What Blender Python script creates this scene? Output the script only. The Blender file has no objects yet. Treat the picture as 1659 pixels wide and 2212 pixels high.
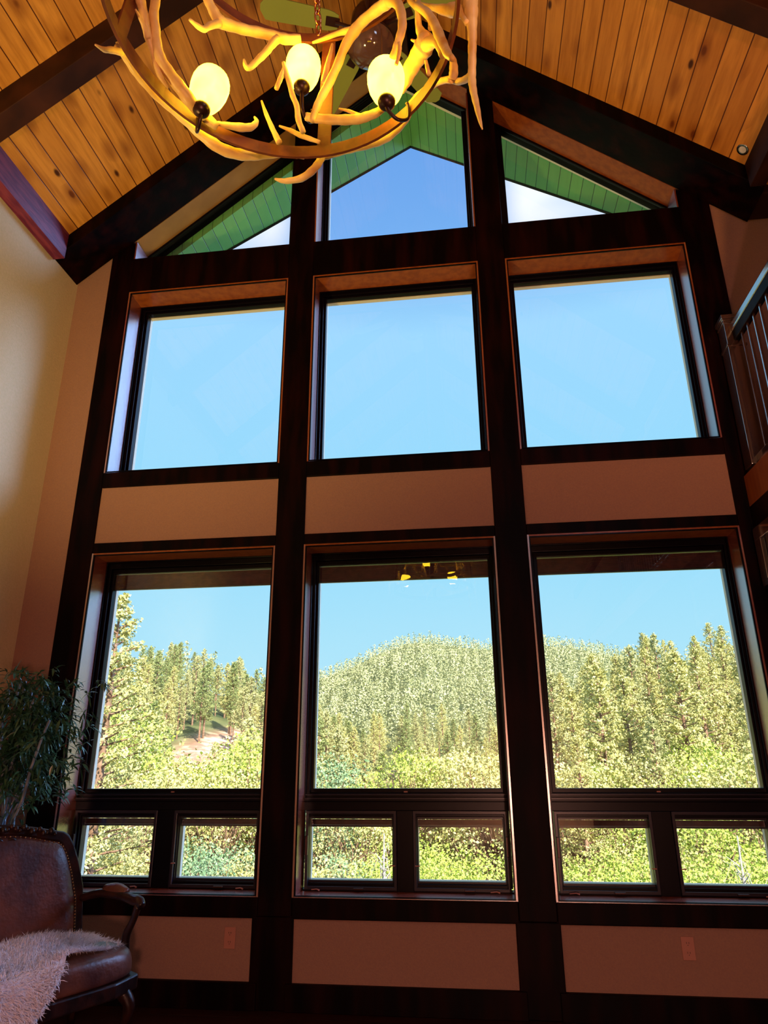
import bpy, bmesh, math, random
import numpy as np
from mathutils import Vector, Matrix
random.seed(7); RNG = np.random.default_rng(7)
S = bpy.context.scene
COL = S.collection
PI = math.pi

# ------------------------------------------------------------------ camera, sky, sun, added fill lights, exposure
cam_d = bpy.data.cameras.new('camera'); cam = bpy.data.objects.new('camera', cam_d); COL.objects.link(cam)
yaw, pitch, roll = math.radians(7.0934), math.radians(19.6573), math.radians(-0.3751)
f = Vector((-math.sin(yaw)*math.cos(pitch), math.cos(yaw)*math.cos(pitch), math.sin(pitch)))
r = Vector((math.cos(yaw), math.sin(yaw), 0)); u = r.cross(f)
r2 = math.cos(roll)*r + math.sin(roll)*u; u2 = -math.sin(roll)*r + math.cos(roll)*u
Mx = Matrix((r2, u2, -f)).transposed().to_4x4(); Mx.translation = Vector((0, -5, 1.5))
cam.matrix_world = Mx
cam_d.sensor_fit = 'VERTICAL'; cam_d.sensor_height = 36; cam_d.lens = 1483.98/2212*36
cam_d.clip_start = .05; cam_d.clip_end = 5000
S.camera = cam

S.view_settings.view_transform = 'Standard'; S.view_settings.look = 'None'
S.view_settings.gamma = 1; S.view_settings.use_curve_mapping = False
S.view_settings.exposure = 0.0
try:
    S.cycles.use_denoising = True
    S.cycles.max_bounces = 8; S.cycles.diffuse_bounces = 4; S.cycles.glossy_bounces = 4
    S.cycles.transparent_max_bounces = 16; S.cycles.sample_clamp_indirect = 6
except Exception: pass

def ramp(nt, fac, stops, interp='LINEAR'):
    n = nt.nodes.new('ShaderNodeValToRGB'); n.color_ramp.interpolation = interp
    e = n.color_ramp.elements
    while len(e) > 1: e.remove(e[-1])
    e[0].position = stops[0][0]; e[0].color = (*stops[0][1], 1)
    for p, c in stops[1:]: e.new(p).color = (*c, 1)
    if fac is not None: nt.links.new(fac, n.inputs[0])
    return n.outputs[0]
def math_(nt, op, a, b=None, c=None):
    n = nt.nodes.new('ShaderNodeMath'); n.operation = op
    for i, v in enumerate((a, b, c)):
        if v is None: continue
        if isinstance(v, (int, float)): n.inputs[i].default_value = v
        else: nt.links.new(v, n.inputs[i])
    return n.outputs[0]
def mixc(nt, fac, a, b, mode='MIX'):
    n = nt.nodes.new('ShaderNodeMix'); n.data_type = 'RGBA'; n.blend_type = mode
    for i, v in ((0, fac), (6, a), (7, b)):
        if isinstance(v, (int, float)): n.inputs[i].default_value = v
        elif isinstance(v, tuple): n.inputs[i].default_value = (*v, 1)
        else: nt.links.new(v, n.inputs[i])
    return n.outputs[2]
def mrange(nt, v, a, b, c=0., d=1.):
    n = nt.nodes.new('ShaderNodeMapRange'); n.interpolation_type = 'SMOOTHSTEP'
    nt.links.new(v, n.inputs[0])
    for i, q in zip((1, 2, 3, 4), (a, b, c, d)): n.inputs[i].default_value = q
    return n.outputs[0]

W = bpy.data.worlds.new('sky'); S.world = W; W.use_nodes = True
nt = W.node_tree; nt.nodes.clear()
tc = nt.nodes.new('ShaderNodeTexCoord'); sp = nt.nodes.new('ShaderNodeSeparateXYZ')
nt.links.new(tc.outputs['Generated'], sp.inputs[0])
sky = ramp(nt, sp.outputs[2], [(0.0, (.55, .86, .98)), (.12, (.46, .86, 1.05)), (.30, (.33, .78, 1.06)), (.56, (.37, .76, 1.10)), (.655, (.20, .48, .98)), (.85, (.12, .34, .90))])
no = nt.nodes.new('ShaderNodeTexNoise'); no.inputs['Scale'].default_value = 3.0
mp = nt.nodes.new('ShaderNodeMapping'); mp.inputs['Scale'].default_value = (1.2, 1.2, 6)
nt.links.new(tc.outputs['Generated'], mp.inputs[0]); nt.links.new(mp.outputs[0], no.inputs['Vector'])
t_ = math_(nt, 'DIVIDE', sp.outputs[0], math_(nt, 'MAXIMUM', sp.outputs[1], .05))
side = mrange(nt, math_(nt, 'ABSOLUTE', math_(nt, 'ADD', t_, .10)), .16, .24)     # thin high cloud left and right of the gable peak
cl = math_(nt, 'MULTIPLY', math_(nt, 'MULTIPLY', side, mrange(nt, sp.outputs[2], .60, .68)), mrange(nt, no.outputs[0], .25, .55, .55, 1.))
col = mixc(nt, cl, sky, (1.05, 1.12, 1.18))
bg = nt.nodes.new('ShaderNodeBackground'); bg.inputs[1].default_value = 1.0
nt.links.new(col, bg.inputs[0]); wo = nt.nodes.new('ShaderNodeOutputWorld'); nt.links.new(bg.outputs[0], wo.inputs[0])

def light(name, kind, loc, energy, color, direction=None, **kw):
    d = bpy.data.lights.new(name, kind); d.energy = energy; d.color = color
    for k, v in kw.items(): setattr(d, k, v)
    o = bpy.data.objects.new(name, d); COL.objects.link(o); o.location = loc
    if direction: o.rotation_euler = Vector(direction).to_track_quat('-Z', 'Y').to_euler()
    return o
light('sun', 'SUN', (0, 0, 40), 11.5, (1, .93, .76), (-.55, .80, -.78), angle=.009)
light('sky_fill_sun', 'SUN', (20, 20, 30), 4.2, (.30, .50, 1), (-.70, -.52, -.36), angle=.45)  # second sun added as soft fill, standing in for skylight through the windows
light('left_ceiling_fill', 'SPOT', (-2.5, -3.3, 1.6), 640, (1, .68, .20), (.02, .40, 1), spot_size=1.9, spot_blend=1.0, shadow_soft_size=.15)  # unseen spot without a fixture, added to brighten the left ceiling and wall
light('right_ceiling_fill', 'SPOT', (1.6, -3.9, 1.6), 420, (1, .44, .14), (.10, .42, 1), spot_size=1.9, spot_blend=1.0, shadow_soft_size=.15)  # unseen spot added to warm the right ceiling slope
light('warm_room_fill', 'POINT', (.82, -7.0, .83), 330, (1, .45, .33), shadow_soft_size=.14)  # unseen point light added to brighten the lower gable wall
light('cool_side_fill', 'AREA', (1.9, -5.5, 5.2), 22, (.62, .74, 1), (-.80, .42, -.42), size=.9)  # unseen panel inside the room, added as cool fill for the left wall

# ------------------------------------------------------------------ materials
def mat(name, color=(.5, .5, .5), rough=.6, spec=.5, metal=0., emis=None, est=1.):
    m = bpy.data.materials.new(name); m.use_nodes = True
    b = m.node_tree.nodes['Principled BSDF']
    b.inputs['Base Color'].default_value = (*color, 1); b.inputs['Roughness'].default_value = rough
    b.inputs['Specular IOR Level'].default_value = spec; b.inputs['Metallic'].default_value = metal
    if emis: b.inputs['Emission Color'].default_value = (*emis, 1); b.inputs['Emission Strength'].default_value = est
    return m
def noise(nt, vec, scale, detail=3., mscale=None, rough=.5):
    n = nt.nodes.new('ShaderNodeTexNoise'); n.inputs['Scale'].default_value = scale; n.inputs['Detail'].default_value = detail
    n.inputs['Roughness'].default_value = rough
    if mscale:
        m = nt.nodes.new('ShaderNodeMapping'); m.inputs['Scale'].default_value = mscale
        nt.links.new(vec, m.inputs[0]); vec = m.outputs[0]
    nt.links.new(vec, n.inputs['Vector']); return n.outputs[0]
def objco(nt, which='Object'):
    n = nt.nodes.new('ShaderNodeTexCoord'); return n.outputs[which]
def bump(nt, b, h, strength=.2, dist=.01):
    n = nt.nodes.new('ShaderNodeBump'); n.inputs['Strength'].default_value = strength; n.inputs['Distance'].default_value = dist
    nt.links.new(h, n.inputs['Height']); nt.links.new(n.outputs[0], b.inputs['Normal'])
def noisy(name, c1, c2, rough=.6, spec=.5, scale=4., mscale=None, lo=.35, hi=.65, bmp=0., metal=0., detail=3., bscale=None):
    m = mat(name, c1, rough, spec, metal); nt = m.node_tree; b = nt.nodes['Principled BSDF']
    n = noise(nt, objco(nt), scale, detail, mscale)
    nt.links.new(ramp(nt, n, [(lo, c1), (hi, c2)]), b.inputs['Base Color'])
    if bmp: bump(nt, b, noise(nt, objco(nt), bscale or scale*3, 2., mscale), bmp)
    return m
def boards(name, width, colors, groove, axis=0, grain_axis=1, knots=True, rough=.45, spec=.4, off=0.0):
    m = mat(name, colors[0], rough, spec); nt = m.node_tree; b = nt.nodes['Principled BSDF']
    co = objco(nt); s = nt.nodes.new('ShaderNodeSeparateXYZ'); nt.links.new(co, s.inputs[0])
    q = math_(nt, 'DIVIDE', math_(nt, 'ADD', s.outputs[axis], off), width)
    fr = math_(nt, 'FRACT', q); fl = math_(nt, 'FLOOR', q)
    wn = nt.nodes.new('ShaderNodeTexWhiteNoise'); wn.noise_dimensions = '1D'; nt.links.new(fl, wn.inputs['W'])
    ms = [9., 9., 9.]; ms[grain_axis] = .8
    g = noise(nt, co, 2.2, 5., tuple(ms), .6)
    ms2 = [1., 1., 1.]; ms2[grain_axis] = .28
    base = ramp(nt, g, [(.25, colors[0]), (.6, colors[1])])
    base = mixc(nt, math_(nt, 'MULTIPLY', wn.outputs[0], .55), base, colors[2])
    if knots:
        mp = nt.nodes.new('ShaderNodeMapping'); sc = [6.2, 6.2, 6.2]; sc[grain_axis] = 3.0; mp.inputs['Scale'].default_value = tuple(sc)
        nt.links.new(co, mp.inputs[0])
        v = nt.nodes.new('ShaderNodeTexVoronoi'); v.inputs['Scale'].default_value = 1.; v.inputs['Randomness'].default_value = 1.
        nt.links.new(mp.outputs[0], v.inputs['Vector'])
        k = mrange(nt, v.outputs['Distance'], .07, .17, 1., 0.)
        hs = nt.nodes.new('ShaderNodeSeparateColor'); nt.links.new(v.outputs['Color'], hs.inputs[0])
        k = math_(nt, 'MULTIPLY', k, mrange(nt, hs.outputs[0], .38, .42))
        base = mixc(nt, k, base, (colors[0][0]*.16, colors[0][1]*.09, colors[0][2]*.08))
        k2 = math_(nt, 'MULTIPLY', mrange(nt, v.outputs['Distance'], .1, .5, 1., 0.), .6)
        k2 = math_(nt, 'MULTIPLY', k2, mrange(nt, hs.outputs[1], .35, .45))
        base = mixc(nt, k2, base, (colors[0][0]*.5, colors[0][1]*.3, colors[0][2]*.2))
    e = math_(nt, 'ABSOLUTE', math_(nt, 'SUBTRACT', fr, .5))
    gr = mrange(nt, e, .465, .49)
    base = mixc(nt, gr, base, groove)
    nt.links.new(base, b.inputs['Base Color'])
    bump(nt, b, math_(nt, 'SUBTRACT', 1., gr), .6, .006)
    return m

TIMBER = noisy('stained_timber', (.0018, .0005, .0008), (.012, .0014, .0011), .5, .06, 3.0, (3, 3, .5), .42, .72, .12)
RAFTER = noisy('rafter_timber', (.022, .006, .003), (.060, .016, .006), .6, .2, 3.0, (1, 1, 1), .4, .7, .1)
SKYTINT = noisy('sky_tinted_beam', (.10, .008, .05), (.20, .03, .07), .5, .4, 5.0, (6, 1, 6), .4, .62, .15)  # brown wood; its purple sky reflection is put into the colour
JAMB = noisy('varnished_jamb', (.20, .045, .012), (.28, .075, .016), .3, .3, 5.0, (4, 4, .6), .35, .65, .04)
JAMBS = noisy('glossy_varnished_jamb', (.20, .030, .012), (.26, .045, .016), .26, .5, 5.0, (4, 4, .6), .35, .65, .03)
JAMBS.node_tree.nodes['Principled BSDF'].inputs['IOR'].default_value = 3.6
RAKE = noisy('varnished_rake_lining', (.26, .13, .035), (.34, .18, .05), .35, .5, 4.0, (1, 1, 1), .35, .65, .05)
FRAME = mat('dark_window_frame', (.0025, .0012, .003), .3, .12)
SASH = mat('bronze_sash', (.016, .011, .020), .3, .3)
SHADEST = noisy('folded_blind', (.030, .010, .014), (.06, .02, .02), .7, .2, 20.)
DRY = noisy('drywall', (.29, .16, .125), (.33, .18, .13), .9, .15, 90., None, .3, .7, .25, bscale=160.)  # same paint as the side wall; dimmer, redder light put into the colour
DRYL = noisy('drywall_side', (.62, .52, .30), (.68, .56, .35), .9, .15, 60., None, .3, .7, .25, bscale=160.)  # same paint as the gable wall, coloured as seen in brighter, yellower light
CEIL = boards('knotty_pine_boards', .128, ((.38, .150, .024), (.70, .33, .065), (.36, .125, .018)), (.07, .012, .003), off=.03)
SOFFIT = boards('green_soffit_boards', .10, ((.12, .38, .09), (.14, .44, .11), (.09, .31, .11)), (.01, .05, .02), knots=False, rough=.6)
FLOOR = boards('dark_floor_boards', .13, ((.020, .005, .003), (.035, .008, .004), (.02, .004, .002)), (.003, .001, .001), axis=1, grain_axis=0, knots=False, rough=.35)
IRON = noisy('rust_brown_iron', (.11, .025, .008), (.18, .045, .012), .55, .4, 14., None, .35, .65, .1)
BRONZE = mat('dark_bronze', (.035, .010, .008), .35, .6, .5)
BONE = noisy('antler_bone', (.72, .40, .10), (.95, .68, .26), .42, .35, 9., (1, 1, 1), .3, .62, .12, detail=5., bscale=60.)
COPPER = mat('copper_chain', (.75, .30, .13), .25, .5, 1.)
def glow(name):
    m = bpy.data.materials.new(name); m.use_nodes = True; nt = m.node_tree
    b = nt.nodes['Principled BSDF']; b.inputs['Base Color'].default_value = (.7, .6, .35, 1); b.inputs['Roughness'].default_value = .3
    n = noise(nt, objco(nt), 9., 2.)
    nt.links.new(ramp(nt, n, [(.3, (1., .62, .016)), (.5, (1., .64, .024)), (.7, (1., .67, .034))]), b.inputs['Emission Color'])
    b.inputs['Emission Strength'].default_value = 18.
    return m
GLOW = glow('lit_alabaster_glass')
FANB = mat('green_lit_fan_blade', (.22, .27, .06), .4, .4)  # blades are tan; the green tint of the light is put into the colour
FANM = mat('dark_fan_motor', (.04, .012, .010), .35, .5, .4)
LEATHER = noisy('worn_brown_leather', (.05, .014, .011), (.16, .050, .026), .38, .55, 5., None, .35, .65, .2, bscale=45.)
CARVED = noisy('dark_carved_wood', (.010, .003, .002), (.030, .008, .005), .35, .4, 12., None, .4, .6, .2)
NAIL = mat('brass_nail', (.35, .18, .08), .3, .5, 1.)
FUR = mat('white_sheepskin', (.90, .84, .88), .9, .1)
LEAF = noisy('bamboo_leaf', (.012, .050, .022), (.05, .14, .06), .3, .55, 9., None, .35, .65)
CULM = noisy('bamboo_culm', (.10, .13, .17), (.28, .34, .38), .3, .6, 6., (1, 1, 1), .35, .65)
POT = mat('dark_pot', (.02, .015, .012), .5)
CREAM = mat('cream_outer_casing', (.75, .68, .50), .6)
PLATE = mat('beige_outlet_plate', (.42, .17, .12), .5)
SLOT = mat('outlet_slot', (.03, .01, .01), .6)
RAIL = mat('gloss_dark_rail', (.05, .022, .020), .16, 1.0)
RAIL.node_tree.nodes['Principled BSDF'].inputs['IOR'].default_value = 2.8
GROUND = noisy('hillside_ground', (.05, .07, .03), (.16, .17, .07), .95, .1, .12, None, .35, .65, detail=6.)
def _clearing():
    nt = GROUND.node_tree; b = nt.nodes['Principled BSDF']; old = b.inputs['Base Color'].links[0].from_socket
    co = objco(nt); s = nt.nodes.new('ShaderNodeSeparateXYZ'); nt.links.new(co, s.inputs[0])
    m = math_(nt, 'MULTIPLY', mrange(nt, s.outputs[0], -52., -44.), mrange(nt, s.outputs[0], -20., -14., 1., 0.))
    m = math_(nt, 'MULTIPLY', m, mrange(nt, s.outputs[1], 135., 150., 1., 0.)); m = math_(nt, 'MULTIPLY', m, mrange(nt, s.outputs[1], 52., 60.))
    c2 = ramp(nt, noise(nt, co, .5, 6.), [(.3, (.30, .15, .12)), (.5, (.42, .24, .18)), (.68, (.75, .62, .46))])
    nt.links.new(mixc(nt, m, old, c2), b.inputs['Base Color'])
_clearing()
BARK = noisy('pine_bark', (.20, .11, .07), (.34, .22, .16), .9, .1, 3.)
DEAD = noisy('grey_dead_wood', (.42, .36, .34), (.60, .54, .50), .9, .1, 3.)
def foliage(name, a, b_, scale=.9):
    m = noisy(name, a, b_, .7, .12, scale, None, .32, .68, detail=4.)
    nt = m.node_tree; b = nt.nodes['Principled BSDF']
    try: b.inputs['Subsurface Weight'].default_value = 0.
    except Exception: pass
    return m
PINE1 = foliage('pine_needles', (.36, .37, .15), (.66, .65, .34))
PINE2 = foliage('pine_needles_dark', (.20, .27, .10), (.42, .46, .20))
PINE3 = foliage('pine_needles_yellow', (.46, .44, .14), (.76, .72, .34))
PINEF = foliage('far_pine_needles', (.30, .34, .17), (.62, .62, .36), .12)
LEAFY = foliage('fresh_leaves', (.34, .46, .06), (.62, .70, .20), 1.2)
LEAFB = foliage('blue_green_leaves', (.16, .30, .16), (.36, .48, .28), 1.0)
GLASS = bpy.data.materials.new('window_glass'); GLASS.use_nodes = True
_n = GLASS.node_tree; _n.nodes.clear()
_o = _n.nodes.new('ShaderNodeOutputMaterial'); _mx = _n.nodes.new('ShaderNodeMixShader'); _t = _n.nodes.new('ShaderNodeBsdfTransparent')
_g = _n.nodes.new('ShaderNodeBsdfGlossy'); _g.inputs['Roughness'].default_value = .0; _f = _n.nodes.new('ShaderNodeFresnel'); _f.inputs[0].default_value = 1.5
_ge = _n.nodes.new('ShaderNodeNewGeometry'); _n.links.new(math_(_n, 'SUBTRACT', 1.5, math_(_n, 'MULTIPLY', _ge.outputs['Backfacing'], 1.5-1/1.5)), _f.inputs[0])
_n.links.new(_f.outputs[0], _mx.inputs[0]); _n.links.new(_t.outputs[0], _mx.inputs[1]); _n.links.new(_g.outputs[0], _mx.inputs[2]); _n.links.new(_mx.outputs[0], _o.inputs[0])

# ------------------------------------------------------------------ mesh helpers
class MB:
    def __init__(s): s.v = []; s.f = []
    def box(s, x0, x1, y0, y1, z0, z1):
        n = len(s.v); s.v += [(x, y, z) for z in (z0, z1) for y in (y0, y1) for x in (x0, x1)]
        s.f += [tuple(n+i for i in q) for q in ((0, 2, 3, 1), (4, 5, 7, 6), (0, 1, 5, 4), (2, 6, 7, 3), (0, 4, 6, 2), (1, 3, 7, 5))]; return s
    def prism(s, poly, y0, y1):
        """poly: (x, z) outline, extruded along y"""
        n = len(s.v); k = len(poly)
        s.v += [(x, y0, z) for x, z in poly] + [(x, y1, z) for x, z in poly]
        s.f += [tuple(range(n, n+k)), tuple(range(n+2*k-1, n+k-1, -1))]
        s.f += [(n+i, n+k+i, n+k+(i+1) % k, n+(i+1) % k) for i in range(k)]; return s
    def ringz(s, outer, inner, y0, y1):
        """picture-frame shape between two matching (x, z) outlines"""
        n = len(s.v); k = len(outer)
        for y in (y0, y1): s.v += [(x, y, z) for x, z in outer] + [(x, y, z) for x, z in inner]
        for i in range(k):
            j = (i+1) % k
            a, b, c, d = n+i, n+j, n+k+j, n+k+i
            s.f += [(a, b, c, d), (a+2*k, d+2*k, c+2*k, b+2*k), (a, a+2*k, b+2*k, b), (d, c, c+2*k, d+2*k)]
        return s
    def tube(s, pts, rad, n=8, cap=True, flat=1.0):
        pts = [Vector(p) for p in pts]; m = len(pts)
        rad = [float(rad)]*m if isinstance(rad, (int, float)) else [float(q) for q in rad]
        base = len(s.v); up = None
        for i, p in enumerate(pts):
            d = (pts[min(i+1, m-1)] - pts[max(i-1, 0)]); d = d.normalized() if d.length > 1e-9 else Vector((0, 0, 1))
            if up is None: up = d.orthogonal().normalized()
            up = (up - d*up.dot(d)); up = up.normalized() if up.length > 1e-6 else d.orthogonal().normalized()
            w = d.cross(up)
            for k in range(n):
                a = 2*PI*k/n; s.v.append(tuple(p + rad[i]*(math.cos(a)*up + flat*math.sin(a)*w)))
        for i in range(m-1):
            for k in range(n):
                a = base+i*n+k; b = base+i*n+(k+1) % n; s.f.append((a, b, b+n, a+n))
        if cap: s.f += [tuple(base+k for k in range(n-1, -1, -1)), tuple(base+(m-1)*n+k for k in range(n))]
        return s
    def lathe(s, prof, c=(0, 0, 0), n=24):
        base = len(s.v)
        for rr, z in prof:
            for k in range(n): a = 2*PI*k/n; s.v.append((c[0]+rr*math.cos(a), c[1]+rr*math.sin(a), c[2]+z))
        for i in range(len(prof)-1):
            for k in range(n): a = base+i*n+k; b = base+i*n+(k+1) % n; s.f.append((a, b, b+n, a+n))
        return s
    def ball(s, c, rr, n=8, sz=1.):
        prof = [(rr*math.sin(PI*i/n)+1e-5, -rr*sz*math.cos(PI*i/n)) for i in range(n+1)]
        return s.lathe(prof, c, n*2)
    def build(s, name, m, parent=None, smooth=False, bevel=0., seg=2, sub=0):
        me = bpy.data.meshes.new(name); me.from_pydata(s.v, [], s.f); me.update()
        bm = bmesh.new(); bm.from_mesh(me); bmesh.ops.recalc_face_normals(bm, faces=bm.faces); bm.to_mesh(me); bm.free()
        if m: me.materials.append(m)
        if smooth: me.polygons.foreach_set('use_smooth', [True]*len(me.polygons))
        o = bpy.data.objects.new(name, me); COL.objects.link(o)
        if parent: o.parent = parent
        if bevel:
            b = o.modifiers.new('bevel', 'BEVEL'); b.width = bevel; b.segments = seg; b.limit_method = 'ANGLE'
        if sub:
            b = o.modifiers.new('sub', 'SUBSURF'); b.levels = sub; b.render_levels = sub
        return o
def tag(o, label=None, cat=None, group=None, kind=None):
    if label: o['label'] = label
    if cat: o['category'] = cat
    if group: o['group'] = group
    if kind: o['kind'] = kind
    return o
def struct(o, label=None): o['kind'] = 'structure'; return tag(o, label)
def thing(name, label, cat, loc=(0, 0, 0), group=None, rz=0.):
    o = bpy.data.objects.new(name, None); o.empty_display_size = .1; COL.objects.link(o); o.location = loc; o.rotation_euler = (0, 0, rz)
    return tag(o, label, cat, group)
def copy_tree(o, parent=None):
    c = o.copy(); COL.objects.link(c); c.parent = parent
    for ch in list(o.children): copy_tree(ch, c)
    return c
def smooth_path(pts, k=4):
    """Catmull-Rom through (x, y, z, r) points"""
    P = [np.array(p, float) for p in pts]; P = [2*P[0]-P[1]] + P + [2*P[-1]-P[-2]]; out = []
    for i in range(1, len(P)-2):
        for j in range(k):
            t = j/k; a, b, c, d = P[i-1], P[i], P[i+1], P[i+2]
            out.append(.5*((2*b)+(-a+c)*t+(2*a-5*b+4*c-d)*t*t+(-a+3*b-3*c+d)*t**3))
    out.append(P[-2]); return out

# ------------------------------------------------------------------ room shell
XL, XR = -3.54, 2.49            # side walls of the tall room
XC = -.517; SL = .84            # ridge line and roof pitch
YB = -8.5                       # wall behind the viewer
Pz = lambda x, apex: apex - SL*abs(x-XC)
AP_B, AP_P = 8.266, 8.425       # underside of rafters at the gable / pine boards
# openings
BX = [(-3.0, -1.4825), (-1.2525, .219), (.456, 1.966)]
GX = [(-2.93, -1.57), (-1.185, .160), (.540, 1.912)]
ZU0, ZU1, ZB1 = 3.771, 5.597, 5.977
ZS, ZH = .633, 3.065
struct(MB().box(XL-.2, 5.8, YB-.2, .36, -.2, 0).build('floor', FLOOR), 'dark wooden floor below the window wall')
w = MB()
w.box(XL-.2, -3.22, .015, .36, 0, 6.2); w.box(2.215, 5.8, .015, .36, 0, 6.0)
for a, b in BX:
    w.box(a-.02, b+.02, .015, .30, 3.13, 3.66); w.box(a-.02, b+.02, .015, .30, .0, .52)
w.prism([(-3.56, Pz(-3.56, AP_B)+.05), (XC, AP_B+.05), (XC, 9.0), (-3.56, 6.5)], .02, .36).prism([(2.52, Pz(2.52, AP_B)+.05), (XC, AP_B+.05), (XC, 9.0), (2.52, 6.5)], .02, .36)
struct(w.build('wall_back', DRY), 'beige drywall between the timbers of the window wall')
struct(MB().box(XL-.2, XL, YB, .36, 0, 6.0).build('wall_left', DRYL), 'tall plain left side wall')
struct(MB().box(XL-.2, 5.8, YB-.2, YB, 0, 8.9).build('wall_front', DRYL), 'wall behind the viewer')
struct(MB().box(5.6, 5.8, YB, .1, 0, 6.2).build('wall_loft', DRY), 'far wall of the loft')
struct(MB().box(2.06, 2.2, YB, -.004, 0, 3.2).build('wall_right', TIMBER), 'dark panelled wall under the loft')
for nm, s in (('ceiling', -1), ('ceiling', 1)):
    xe = XL-.2 if s < 0 else 2.62
    pts = [(XC, AP_P), (xe, Pz(xe, AP_P)), (xe, Pz(xe, AP_P)+.35), (XC, AP_P+.35)]
    struct(MB().prism(pts, YB, .36).build(nm, CEIL), 'knotty pine board ceiling, %s slope' % ('left' if s < 0 else 'right'))
struct(MB().box(2.45, 5.8, YB, .36, 5.90, 6.15).build('ceiling', DRY), 'flat ceiling over the loft')

N = [0]
def trim(mb, label, m=TIMBER, bevel=.006):
    N[0] += 1; o = mb.build('trim_%d' % N[0], m, bevel=bevel); return struct(o, label)
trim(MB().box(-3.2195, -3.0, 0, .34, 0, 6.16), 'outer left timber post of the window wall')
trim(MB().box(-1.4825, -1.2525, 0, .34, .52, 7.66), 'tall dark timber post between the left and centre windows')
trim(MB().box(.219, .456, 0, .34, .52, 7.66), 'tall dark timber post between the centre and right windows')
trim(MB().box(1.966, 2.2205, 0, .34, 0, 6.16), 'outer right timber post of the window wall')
# lower, wider stretch of the two middle posts
trim(MB().box(-1.515, -1.235, -.002, .34, .0, .519), 'wide foot of the post between the left and centre windows')
trim(MB().box(.195, .472, -.002, .34, .0, .519), 'wide foot of the post between the centre and right windows')
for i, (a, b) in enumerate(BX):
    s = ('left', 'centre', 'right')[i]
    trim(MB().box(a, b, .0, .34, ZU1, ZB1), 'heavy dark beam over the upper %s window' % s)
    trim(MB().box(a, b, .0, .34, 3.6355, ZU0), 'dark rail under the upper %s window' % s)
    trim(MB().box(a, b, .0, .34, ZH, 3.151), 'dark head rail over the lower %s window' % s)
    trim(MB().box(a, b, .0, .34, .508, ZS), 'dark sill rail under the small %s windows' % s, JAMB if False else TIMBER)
    trim(MB().box(a+.014, b-.014, .0, .25, ZS, ZS+.004), 'glossy sill board of the %s bay' % s, JAMBS, 0)
    struct(MB().box(a-.02 if i else -3.54, b+.02, -.02, .02, 0, .15).build('baseboard_%d' % (i+1), TIMBER, bevel=.004), 'dark baseboard under the %s drywall panel' % s)
# the rafter against the gable, and the free ones
def rafter(y0, y1, ab, label, m=RAFTER):
    for s in (-1, 1):
        xe = XL if s < 0 else XR
        pts = [(XC, ab), (xe, Pz(xe, ab)), (xe, Pz(xe, AP_P)+.1), (XC, AP_P+.1)]
        trim(MB().prism(pts, y0, y1), label % ('left' if s < 0 else 'right'), m)
rafter(-.38, .0, AP_B, 'heavy dark rafter against the gable, %s slope', TIMBER)
rafter(-1.66, -1.49, AP_B-.10, 'free rafter crossing the board ceiling, %s slope')
for y in (-3.25, -4.85, -6.45): rafter(y-.17, y, AP_B-.10, 'rafter above the viewer, %s slope')
trim(MB().box(-.70, -.33, YB, .0, 7.98, 8.5), 'dark ridge beam along the ceiling peak', RAFTER)
trim(MB().box(XL, -3.43, YB, -.38, 5.71, 6.1), 'eave beam with painted purple sky sheen along the left wall top', SKYTINT)
trim(MB().box(2.38, 2.50, YB, -.38, 5.76, 6.1), 'dark eave beam at the foot of the right slope', RAFTER)
trim(MB().box(2.48, 5.6, -.30, .0, 5.762, 5.90), 'dark trim where loft ceiling meets the gable wall', RAFTER)
# gable rake linings (the reveals above the three top windows)
def rake_seg(xa, xb, apex, th, y0, y1):
    return MB().prism([(xa, Pz(xa, apex)), (xb, Pz(xb, apex)), (xb, Pz(xb, apex)+th), (xa, Pz(xa, apex)+th)], y0, y1)
for xa, xb, s in ((-3.0, -1.4825, 'left'), (-1.2525, XC, 'centre left'), (XC, .219, 'centre right'), (.456, 1.966, 'right')):
    trim(rake_seg(xa, xb, AP_B, .06, .002, .25), 'sloping varnished lining over the %s top window' % s, RAKE if xb < 0 else JAMB, 0)

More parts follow.
